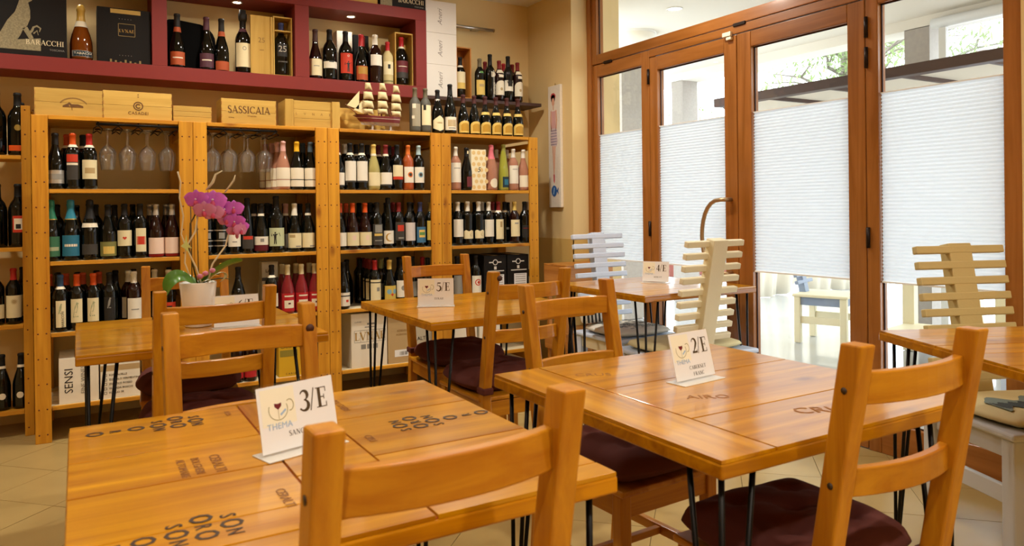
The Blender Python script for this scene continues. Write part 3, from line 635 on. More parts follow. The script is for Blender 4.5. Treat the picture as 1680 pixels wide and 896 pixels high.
# ------------------------------------------------------------------ slatted painted chairs
def slat_chair(x, y, rz, label, back, frame, apron, cush=None, clabel='', motif=None, n=9, hw=.24, dx=0):
    t = empty('slatted_chair', (x, y, 0), rz); tag(t, label, 'chair', 'painted chairs with comb slat backs')
    k = hw-.04
    for sx in (dx-k, dx+k):
        for yy in (.03, .41):
            obj('leg', seg_box(MB(), [(0, 0), (0, .40)], .055, .055).mesh('leg', frame), t, (sx, yy, 0), bevel=.006)
        boxo('side_apron', sx-.014, sx+.014, .0575, .3825, .33, .40, apron, t, .003)
        boxo('stretcher', sx-.012, sx+.012, .0575, .3825, .17, .23, frame, t, .003)
    boxo('front_apron', dx-k+.028, dx+k-.028, .397, .423, .33, .40, apron, t, .003); boxo('back_apron', dx-k+.028, dx+k-.028, .017, .043, .33, .40, apron, t, .003)
    boxo('seat', dx-hw, dx+hw, -.01, .45, .40, .425, frame, t, .008)
    # leaning back board, slats on the sitter's side
    a = math.atan2(.12, .60); p = empty('back', (0, .02, .425)); p.parent = t; p.rotation_euler = (a, 0, 0)
    boxo('back_board', -.05, .05, -.028, .0288, -.06, .615, back, p, .004)
    for k in range(n):
        z = .605-.0625*k
        boxo('slat', -.195, .195, 0, .030, z-.031, z, back, p, .004)
    if cush:
        o = obj('seat_cushion', cushion_mesh('seat_cushion', cush, hw-.025, .20, .045, .012, False), None, (x-.235*math.sin(rz)+dx*math.cos(rz), y+.235*math.cos(rz)+dx*math.sin(rz), .425), (0, 0, rz)); tag(o, clabel, 'cushion', 'pale cushions on the painted chairs')
        mb = MB(); rr = random.Random(5)
        if motif == 'star':
            P = []
            for q in range(10): an = PI/2+q*PI/5; r_ = .085 if q % 2 == 0 else .026; P.append((r_*math.cos(an), .02+r_*math.sin(an)))
            mb.prism(P, .0512, .0522, 'z'); obj('starfish_print', mb.mesh('starfish_print', mat('cushion_blue_print', '6F94C4', .9)), o)
        if motif == 'text':
            for q in range(16):
                yy = .15-.02*q
                for s_ in range(7):
                    if rr.random() < .7: xx = -.15+.043*s_; mb.box(xx, xx+rr.uniform(.015, .036), yy, yy+.009, .0510, .0518)
            obj('script_print', mb.mesh('script_print', mat('cushion_black_print', '4A4A4A', .9)), o)
        if motif == 'sea':
            P = [(-.16+.02*q, .09+.03*math.sin(q*1.3)) for q in range(17)]+[(.16-.02*q, -.03+.03*math.sin(q*.9+2)) for q in range(17)]
            mb.prism(P, .0505, .0515, 'z'); obj('sea_print', mb.mesh('sea_print', mat('cushion_sea_print', '7F8F8C', .9)), o)
            mb = MB()
            for q in range(24): mb.box(.0+.0065*q, .004+.0065*q, .02+.01*math.sin(q), .08+.012*math.sin(q*.7), .0516, .0524)
            obj('wave_print', mb.mesh('wave_print', mat('cushion_ink_print', '5A6468', .9)), o)
    return t
CUSC = mat('cushion_cream_cotton', 'DDCF9E', .9, bump=.08, bscale=400); CUSW = mat('cushion_white_cotton', 'E4DFD0', .9, bump=.08, bscale=400)
slat_chair(2.775, 2.79, 0, 'cream comb-back chair seen from behind at table 4/E', PAINT_CREAM, PAINT_BLUE, PAINT_GREY, CUSC, 'cream cushion with blue starfish under table 4/E', 'star', hw=.31, dx=.085)
slat_chair(2.925, 3.815, PI-.04, 'pale blue comb-back chair in the corner by the glass doors', PAINT_BLUE, PAINT_BLUE, PAINT_CREAM, CUSW, 'off-white cushion with black script on the pale blue chair', 'text')
slat_chair(3.045, 1.60, PI-math.radians(22), 'straw yellow comb-back chair with grey legs at the angled table', PAINT_YEL, PAINT_GREY, PAINT_GREY, CUSC, 'straw cushion with grey sea print at the angled table', 'sea')
# striped cushion leaning at the back of the pale blue chair
o = boxo('striped_cushion', -.14, .14, -.035, .035, 0, .17, CUSW, None, .02, (2.83, 3.755, .476), (-.12, 0, .12)); tag(o, 'small black and white striped cushion on the pale blue chair', 'cushion')
for q in range(9): boxo('stripe', -.135+.031*q, -.12+.031*q, -.0362, -.0352, -.082, .082, mat('stripe_black', '2C2826', .9), o)
# terrace furniture
slat_chair(5.60, 4.42, math.radians(200), 'slate blue comb-back chair with cream legs outside behind the middle doors', PAINT_SLATE, PAINT_CREAM, PAINT_SLATE)
slat_chair(5.9, 2.12, 0, 'slate blue comb-back chair outside on the far side of the terrace table', PAINT_SLATE, PAINT_BLUE, PAINT_SLATE)
slat_chair(4.75, 2.05, math.radians(60), 'pale blue comb-back chair outside behind the straw yellow chair', PAINT_BLUE, PAINT_BLUE, PAINT_SLATE)
t = empty('terrace_table', (5.62, 3.2, 0), .2); tag(t, 'cream painted table with box legs outside on the terrace', 'table')
for k in range(4): boxo('plank', -.4, .4, -.4+.2*k, -.203+.2*k, .72, .75, PAINT_CREAM, t, .003)
for a, b in ((-1, -1), (1, -1), (-1, 1), (1, 1)): boxo('leg', a*.33-.045, a*.33+.045, b*.33-.045, b*.33+.045, 0, .72, PAINT_CREAM, t, .004)
for b in (-.33, .33): boxo('apron', -.285, .285, b-.012, b+.012, .62, .72, PAINT_CREAM, t)
for a in (-.33, .33): boxo('apron', a-.012, a+.012, -.285, .285, .62, .72, PAINT_CREAM, t)
boxo('lower_shelf', -.36, .36, -.36, .36, .2, .22, PAINT_CREAM, t)

# ------------------------------------------------------------------ crate side table in the corner
t = empty('crate_side_table', (2.885, 4.19, 0)); tag(t, 'low stand of wooden wine crates in the corner behind the pale blue chair', 'side table')
for z0, z1 in ((.665, .80), (.20, .33)):
    boxo('crate_top', 0, .40, 0, .28, z1-.012, z1, OAKD['x'], t, .002)
    boxo('crate_side', 0, .012, 0, .28, z0, z1-.0125, OAKD['y'], t); boxo('crate_side', .388, .40, 0, .28, z0, z1-.0125, OAKD['y'], t)
    boxo('crate_front', .0125, .3875, 0, .012, z0, z1-.0125, OAKD['x'], t); boxo('crate_back', .0125, .3875, .268, .28, z0, z1-.0125, OAKD['x'], t)
for a in (.014, .36):
    for b in (.014, .24): boxo('leg', a, a+.026, b, b+.026, 0, .787, OAKD['z'], t)
boxo('crate_stamp', .1, .2, -.001, -.0002, .24, .29, INKF, t)
# ------------------------------------------------------------------ pine shelving: four bays
YF = 4.557; W_ = .7746; X0 = -.199; ZS = (1.69, 1.303, .923, .548, .165)
def shelving_unit(k, label, zs=ZS, h=1.71, w_=W_, x0=None, yf=YF, d=.50, pw=.073):
    x = X0+W_*k if x0 is None else x0
    t = empty('shelving_unit', (x, yf, 0)); tag(t, label, 'shelf', 'pine bottle shelving')
    hol = MB()
    for a in (0.001, w_-pw-.001):
        for b in (0, d-.018):
            boxo('post', a, a+pw, b, b+.018, 0, h, SHELFW['z'], t, .0025)
        for z in (.09, .70, h-.09): boxo('rung', a+.012, a+.052, .0185, d-.0185, z, z+.045, SHELFW['y'], t, .002)
        z = .045
        while z < h-.01:
            for q in (.018, .055): hol.tube([(a+q, -.0008, z), (a+q, .0005, z)], .0042, 8)
            z += .1316
    o = obj('screw_holes', hol.mesh('screw_holes', mat('screw_hole_brown', '6B3A1E', .7)), t); o['kind'] = 'stuff'
    for z in zs:
        if d < .4:
            boxo('shelf_board', .046, w_-.046, .004, d-.02, z, z+.0215, SHELFW['x'], t, .002); continue
        boxo('shelf_board', .076 if z < h-.03 else .076, w_-.076, .004, .022, z, z+.0215, SHELFW['x'], t, .002)
        for q in range(4): boxo('shelf_slat', .002, w_-.002, .024+q*.1272, .024+q*.1272+.1245 if q < 3 or d < .4 else d+.03, z+.006, z+.0215, SHELFW['x'] if z > h-.03 else mat('shelf_cream_laminate', 'E2D2AE', .6), t)
    return t
for k, lb in enumerate(('pine shelving bay with hanging wineglasses behind the orchid', 'pine shelving bay with hanging glasses and rose bottles', 'pine shelving bay of bottles under the model ship', 'pine shelving bay of bottles beside the glass doors')):
    shelving_unit(k, lb)
shelving_unit(0, 'darker pine rack of black bottles at the far end of the shelving', (1.49, .995, .58, .12), 1.78, .86, -1.068, 4.767, .30, .044)

# ------------------------------------------------------------------ burgundy wall unit, dark wall shelf, lamp
t = empty('wall_unit', (-1.3, 4.80, 1.976)); tag(t, 'burgundy open wall unit with lit compartments above the shelving', 'wall unit')
boxo('bottom_board', 0, 3.437, 0, .288, 0, .083, BURG, t, .002); boxo('top_board', 0, 3.437, 0, .288, .545, .62, BURG, t, .002)
for a, b in ((0, .08), (.71, .79), (1.692, 1.773), (2.521, 2.611), (3.355, 3.437)): boxo('upright', a, b, .001, .288, .0835, .5445, BURG, t, .001)
for a in (.45, 1.29, 2.19, 2.93):
    s_ = obj('spotlight', MB().lathe([(.034, 0), (.034, -.006), (.026, -.006), (.024, -.002)], 20, cap0=False, cap1=False).mesh('spotlight', mat('spot_rim', 'C9B9A2', .3, .6)), t, (a, .12, .545))
    obj('lens', MB().lathe([(.025, -.003), (.001, -.003)], 20, cap0=False, cap1=False).mesh('lens', mat('spot_glow', 'FFEBD0', .5, emit=20)), s_)
    lamp('wall_unit_spot', 'SPOT', (-1.3+a, 4.92, 2.505), 1.3, WARM, .02, cone=2.3)
t = boxo('wall_shelf', 2.14, 3.105, 4.82, 5.089, 1.979, 2.003, DARKSH, None, .002); tag(t, 'dark brown wall shelf under the white boxes', 'shelf')
t = empty('wall_lamp', (2.66, 5.03, 2.577)); tag(t, 'slim silver bar lamp on the wall above the bottles', 'wall lamp')
SILV = mat('brushed_silver', 'C8C4BC', .3, .9)
obj('tube', MB().tube([(-.30, 0, 0), (.14, 0, 0)], .013, 14).mesh('tube', SILV), t); boxo('bracket', -.03, .03, .0, .058, -.01, .01, SILV, t); obj('end_cap', MB().tube([(.1405, 0, 0), (.150, 0, 0)], .0135, 14).mesh('end_cap', mat('end_cap_brass', '9A7A4C', .3, .6)), t)

# ------------------------------------------------------------------ bottles
PROF = {
 'bx': [(.030, .002), (.0365, .006), (.0375, .02), (.0375, .190), (.035, .205), (.026, .222), (.0165, .236), (.0145, .25), (.0142, .285), (.0158, .286), (.0158, .294), (.0142, .300)],
 'sq': [(.030, .002), (.0365, .006), (.0375, .02), (.0380, .205), (.0365, .216), (.0255, .226), (.0165, .234), (.0148, .25), (.0145, .285), (.016, .286), (.016, .296), (.0142, .302)],
 'bxt': [(.030, .002), (.0365, .006), (.0375, .02), (.0385, .205), (.036, .224), (.026, .242), (.017, .256), (.0155, .27), (.015, .325), (.0165, .326), (.0165, .334), (.015, .340)],
 'bg': [(.033, .002), (.040, .007), (.0410, .02), (.0410, .128), (.0385, .150), (.0300, .182), (.0205, .212), (.0160, .235), (.0148, .258), (.0145, .282), (.0162, .283), (.0162, .291), (.0145, .297)],
 'bgt': [(.033, .002), (.042, .007), (.043, .02), (.043, .140), (.0405, .170), (.031, .212), (.0215, .248), (.0168, .275), (.0155, .30), (.0152, .328), (.017, .329), (.017, .336), (.0152, .342)],
 'bgs': [(.033, .002), (.0385, .007), (.0395, .02), (.0395, .110), (.0375, .130), (.029, .162), (.0195, .192), (.0155, .215), (.0145, .24), (.0142, .262), (.016, .263), (.016, .272), (.0142, .277)],
 'bgm': [(.035, .002), (.042, .007), (.043, .02), (.043, .125), (.0395, .150), (.030, .190), (.0210, .222), (.0178, .25), (.0165, .29), (.0160, .318), (.0178, .319), (.0178, .327), (.016, .333)],
 'ch': [(.036, .002), (.043, .008), (.0440, .02), (.0440, .135), (.0410, .165), (.0320, .205), (.0220, .240), (.0170, .265), (.0165, .288), (.0185, .292), (.0185, .300), (.0165, .305), (.0175, .312), (.0165, .320), (.010, .324)],
 'fl': [(.030, .002), (.0355, .006), (.0365, .02), (.0365, .115), (.0345, .150), (.0285, .200), (.0215, .250), (.0160, .290), (.0145, .315), (.0158, .316), (.0158, .325), (.0142, .330)],
 'mg': [(.040, .002), (.046, .008), (.0470, .025), (.0470, .195), (.0450, .215), (.036, .240), (.0225, .260), (.0178, .275), (.0168, .325), (.0185, .326), (.0185, .336), (.0165, .342)],
 'mgt': [(.040, .002), (.046, .008), (.0470, .025), (.0470, .205), (.0450, .225), (.036, .25), (.0225, .27), (.0185, .285), (.018, .345), (.02, .346), (.02, .358), (.018, .365)],
}
CAPZ = {'bx': .238, 'sq': .236, 'bxt': .258, 'bg': .236, 'bgt': .27, 'bgs': .22, 'bgm': .252, 'ch': .222, 'fl': .285, 'mg': .272, 'mgt': .29}
GL = {'k': ('glass_black_green', '060806'), 'w': ('glass_dark_red_wine', '1E0806'), 'p': ('glass_rose_wine', 'A8745C'), 'p2': ('glass_rosato', '7C2024'), 'y': ('glass_white_wine', 'A89A5C'), 'o': ('glass_orange_wine', 'A04A1E'),
      'yg': ('glass_yellow_green', '9A9A3A'), 'yw': ('glass_pale_wine', 'CDBB86'), 'd': ('glass_dusty', '4E4A3E'), 'a': ('glass_amber', '6A3208')}
COL = dict(blk='191614', blk2='26231F', org='D2521C', orgd='B8461A', red='B02A24', redd='7A201E', redr='C03028', redo='C43A22', blue='38577F', white='E6DECB', whited='CFC5B0', bone='E4D8BE', cream='E2D4A8', creamd='C8BB90', silv='BEB6A8', silvd='A9A297',
 pink='D9A79C', pinkd='BC8A7C', pinkf='D8707A', pinkw='E6C9B4', yel='E8B01E', slate='4A5A66', slated='38464F', green='2F7A5C', greenl='3A6A4A', teal='2E7C90', teall='2A6C84', wine='5E1620', winec='4A2420', straw='D9B860', sky='A9C2C4', skyd='7FA9B8', navy='3A3F66',
 goldc='B49A50', dust='6A6048', brn='4A322A', plum='54303A', rust='B0522A', gold='B48A3C', olive='7C7A44', olived='8A8660', sage='A2A680', sagel='BFC49A', grey='8E8A80', char='3E3A34', tanp='B49A6A', stone='9A9078', lilac='CFC4BC', bluel='3F6E8E', greenm='5E8A4A', yell='CDB050', maroon='6A2A2E', navyl='20343E', ochre='B88A2C', yg='8E8C40')
COL.update(goldf='C8A048', orgl='D8702A', org='D4541E', redb='8E1E22', redr='B4282C')
PROF['sp'] = [(.036, .002), (.043, .008), (.044, .02), (.044, .095), (.042, .12), (.036, .155), (.027, .19), (.019, .222), (.0155, .25), (.0145, .285), (.0168, .288), (.0168, .302), (.0145, .31), (.010, .324)]; CAPZ['sp'] = .228
def gmat(k): n, c = GL[k]; return mat(n, c, .05 if k != 'd' else .6, spec=.5)
def cmat(k): return mat('label_'+k, COL[k], .3 if k in ('silv', 'silvd', 'goldc', 'gold', 'goldf', 'org', 'red', 'redr', 'teal', 'green', 'pinkf', 'navy') else .55, .6 if k in ('silv', 'silvd', 'goldc') else 0)
_MC = {}
def rad(ty, z):
    p = PROF[ty]
    for (r0, z0), (r1, z1) in zip(p[:-1], p[1:]):
        if z0 <= z <= z1: return r0+(r1-r0)*(z-z0)/max(z1-z0, 1e-6)
    return p[-1][0]
def body_mesh(ty, gl):
    k = ('b', ty, gl)
    if k not in _MC: _MC[k] = MB().lathe([(.001, .006)]+PROF[ty], 20).mesh('wine_bottle', gmat(gl))
    return _MC[k]
def cap_mesh(ty, c):
    k = ('c', ty, c)
    if k not in _MC:
        z0 = CAPZ[ty]; top = PROF[ty][-1][1]
        pr = [(rad(ty, z0)+.0007, z0)]+[(r+.0007, z) for r, z in PROF[ty] if z > z0+.002]+[(PROF[ty][-1][0]*.8, top+.0012), (.001, top+.0016)]
        _MC[k] = MB().lathe(pr, 18, cap0=False).mesh('capsule', cmat(c))
    return _MC[k]
def ring_mesh(ty, c, z0, z1):
    k = ('r', ty, c, z0, z1)
    if k not in _MC: _MC[k] = MB().lathe([(rad(ty, z0)+.0012, z0), (rad(ty, (z0+z1)/2)+.0016, (z0+z1)/2), (rad(ty, z1)+.0012, z1)], 18, cap0=False, cap1=False).mesh('neck_ring', cmat(c))
    return _MC[k]
def label_mesh(ty, z0, z1, ang, c, off=0, lift=.0006):
    k = ('l', ty, z0, z1, ang, c, off, lift)
    if k not in _MC:
        n = max(4, int(ang/7)); V = []; F = []; zs = [z0] + [z for r, z in PROF[ty] if z0+.003 < z < z1-.003] + [z1]
        for z in zs:
            for i in range(n+1):
                a = math.radians(-90+off-ang+2*ang*i/n); r = rad(ty, z)+lift; V.append((r*math.cos(a), r*math.sin(a), z))
        for q in range(len(zs)-1):
            for i in range(n): F.append((q*(n+1)+i, q*(n+1)+i+1, (q+1)*(n+1)+i+1, (q+1)*(n+1)+i))
        _MC[k] = MB().add(V, F, sm=True).mesh('label', cmat(c))
    return _MC[k]
def shape_mesh(ty, kind, zc, sz, c, off, lift):
    k = ('s', ty, kind, zc, sz, c, off, lift)
    if k in _MC: return _MC[k]
    zc, sz = zc/100, sz/100; R0 = rad(ty, max(zc, .02)); quads = []
    def col(n, w_, lo, hi):
        for i in range(n):
            a, b = -w_+2*w_*i/n, -w_+2*w_*(i+1)/n; quads.append(((a, lo(a)), (b, lo(b)), (b, hi(b)), (a, hi(a))))
    q = lambda s_, w_: math.sqrt(max(0, 1-(s_/w_)**2))
    if kind == 'disc': col(10, sz, lambda s_: zc-sz*q(s_, sz), lambda s_: zc+sz*q(s_, sz))
    elif kind == 'heart': col(10, sz, lambda s_: zc-sz*(1-abs(s_)/sz), lambda s_: zc+sz*.25+sz*.45*math.sqrt(max(0, 1-((abs(s_)-sz/2)/(sz/2))**2)))
    elif kind in ('arch', 'archs'):
        w_ = R0*(1.25 if kind == 'arch' else .8); col(14, w_, lambda s_: zc, lambda s_: zc+sz*(.62+.38*q(s_, w_*1.02)))
    elif kind == 'peak': w_ = R0*1.2; col(12, w_, lambda s_: zc+.012*abs(s_)/w_*1.5, lambda s_: zc+sz*(1-.32*abs(s_)/w_))
    elif kind == 'wavy': w_ = R0*1.22; col(14, w_, lambda s_: zc, lambda s_: zc+sz*(.93+.07*math.sin(s_*160)))
    elif kind in ('ring', 'cres'):
        n = 18; a0, a1 = (0, 360) if kind == 'ring' else (65, 310)
        for i in range(n):
            A, B = (math.radians(a0+(a1-a0)*(i+e)/n) for e in (0, 1)); ti, tj = ((.30, .30) if kind == 'ring' else tuple(.04+.36*math.sin(PI*(i+e)/n) for e in (0, 1)))
            quads.append(tuple((sz*r_*math.cos(t_), zc+sz*r_*math.sin(t_)) for r_, t_ in ((1, A), (1, B), (1-tj, B), (1-ti, A))))
    elif kind == 'star':
        for i in range(12):
            A = 2*PI*i/12; d = .16; quads.append(tuple((sz*r_*math.cos(A+e), zc+sz*r_*math.sin(A+e)) for r_, e in ((.35, -d*2), (.7, -d*.6), (1, 0), (.45, d*1.6))))
        col(6, sz*.42, lambda s_: zc-sz*.42*q(s_, sz*.42), lambda s_: zc+sz*.42*q(s_, sz*.42))
    elif kind == 'fig':
        for a in (((-.16, -.2), (.14, -.2), (.18, .45), (-.2, .45)), ((-.18, -1), (-.05, -1), (-.0, -.2), (-.16, -.2)), ((.06, -1), (.19, -1), (.14, -.2), (.0, -.2)), ((-.1, .5), (.1, .5), (.09, .72), (-.09, .72)),
                  ((-.18, .42), (-.16, .26), (-.55, .10), (-.60, .2)), ((.16, .42), (.18, .26), (.58, .50), (.55, .62)), ((-.6, .2), (-.52, .15), (-.45, .5), (-.52, .5)), ((.5, .55), (.6, .5), (.75, .1), (.68, .1))): quads.append(tuple((sz*s_, zc+sz*z_) for s_, z_ in a))
    elif kind == 'bird':
        for a in (((-.32, -.9), (-.2, -1), (.1, -.35), (-.22, -.35)), ((-.22, -.35), (.1, -.35), (.2, .25), (-.12, .3)), ((-.12, .3), (.2, .25), (.2, .6), (.02, .65)), ((.02, .65), (.2, .6), (.22, .8), (.06, .85)), ((.2, .62), (.3, .66), (.28, .74), (.2, .78)), ((-.05, -.95), (.25, -.95), (.25, -.8), (-.05, -.8))): quads.append(tuple((sz*s_, zc+sz*z_) for s_, z_ in a))
    V = []; F = []
    for Q in quads:
        o = len(V)
        for s_, z_ in Q: r_ = rad(ty, z_)+lift; a = -PI/2+math.radians(off)+s_/R0; V.append((r_*math.cos(a), r_*math.sin(a), z_))
        F.append((o, o+1, o+2, o+3))
    _MC[k] = MB().add(V, F).mesh('label', cmat(c)); return _MC[k]
def bottle(x, y, z, ty, gl, cap, ring, labs, label, group='wine bottles on display', rz=None, cat='bottle', name='wine_bottle'):
    o = obj(name, body_mesh(ty, gl), None, (x, y, z), (0, 0, random.uniform(-.12, .12) if rz is None else rz)); tag(o, label, cat, group)
    if cap: obj('capsule', cap_mesh(ty, cap), o)
    zc = CAPZ[ty]
    if ring in ('w', 'g', 's', 'c'):
        c = {'w': 'bone', 'g': 'goldc', 's': 'silv', 'c': 'rust'}[ring]; a, b = {'w': (-.013, .001), 'g': (-.004, .001), 's': (-.012, -.002), 'c': (-.03, .0)}[ring]
        obj('neck_ring', ring_mesh(ty, c, zc+a, zc+b), o)
    if ring == 'v':
        obj('stopper', MB().lathe([(.023, .335), (.026, .35), (.026, .378), (.020, .382), (.020, .402), (.001, .404)], 18).mesh('stopper', cmat('blk2')), o)
        obj('neck_ring', ring_mesh(ty, 'plum', .262, .285), o)
    first = None
    for i, L_ in enumerate(labs):
        off = L_[4] if len(L_) > 4 else 0
        me = shape_mesh(ty, L_[0], L_[1], L_[2], L_[3], off, .0007+.0003*i) if isinstance(L_[0], str) else label_mesh(ty, L_[0]/100, L_[1]/100, L_[2], L_[3], off, .0006+.0003*i)
        if first is None: first = obj('label', me, o)
        else: obj('label_print', me, first)
    return o, first
SHELF_Z = dict(a=1.3247, b=.9447, c=.5697, d=.1867)
EXTRA_Z = dict(top=1.7117, ws=2.0032, r1=2.0592, r2=2.0592, r3=2.0592, ua=1.5117, ub=1.0167, uc=.6017, ud=.1417)
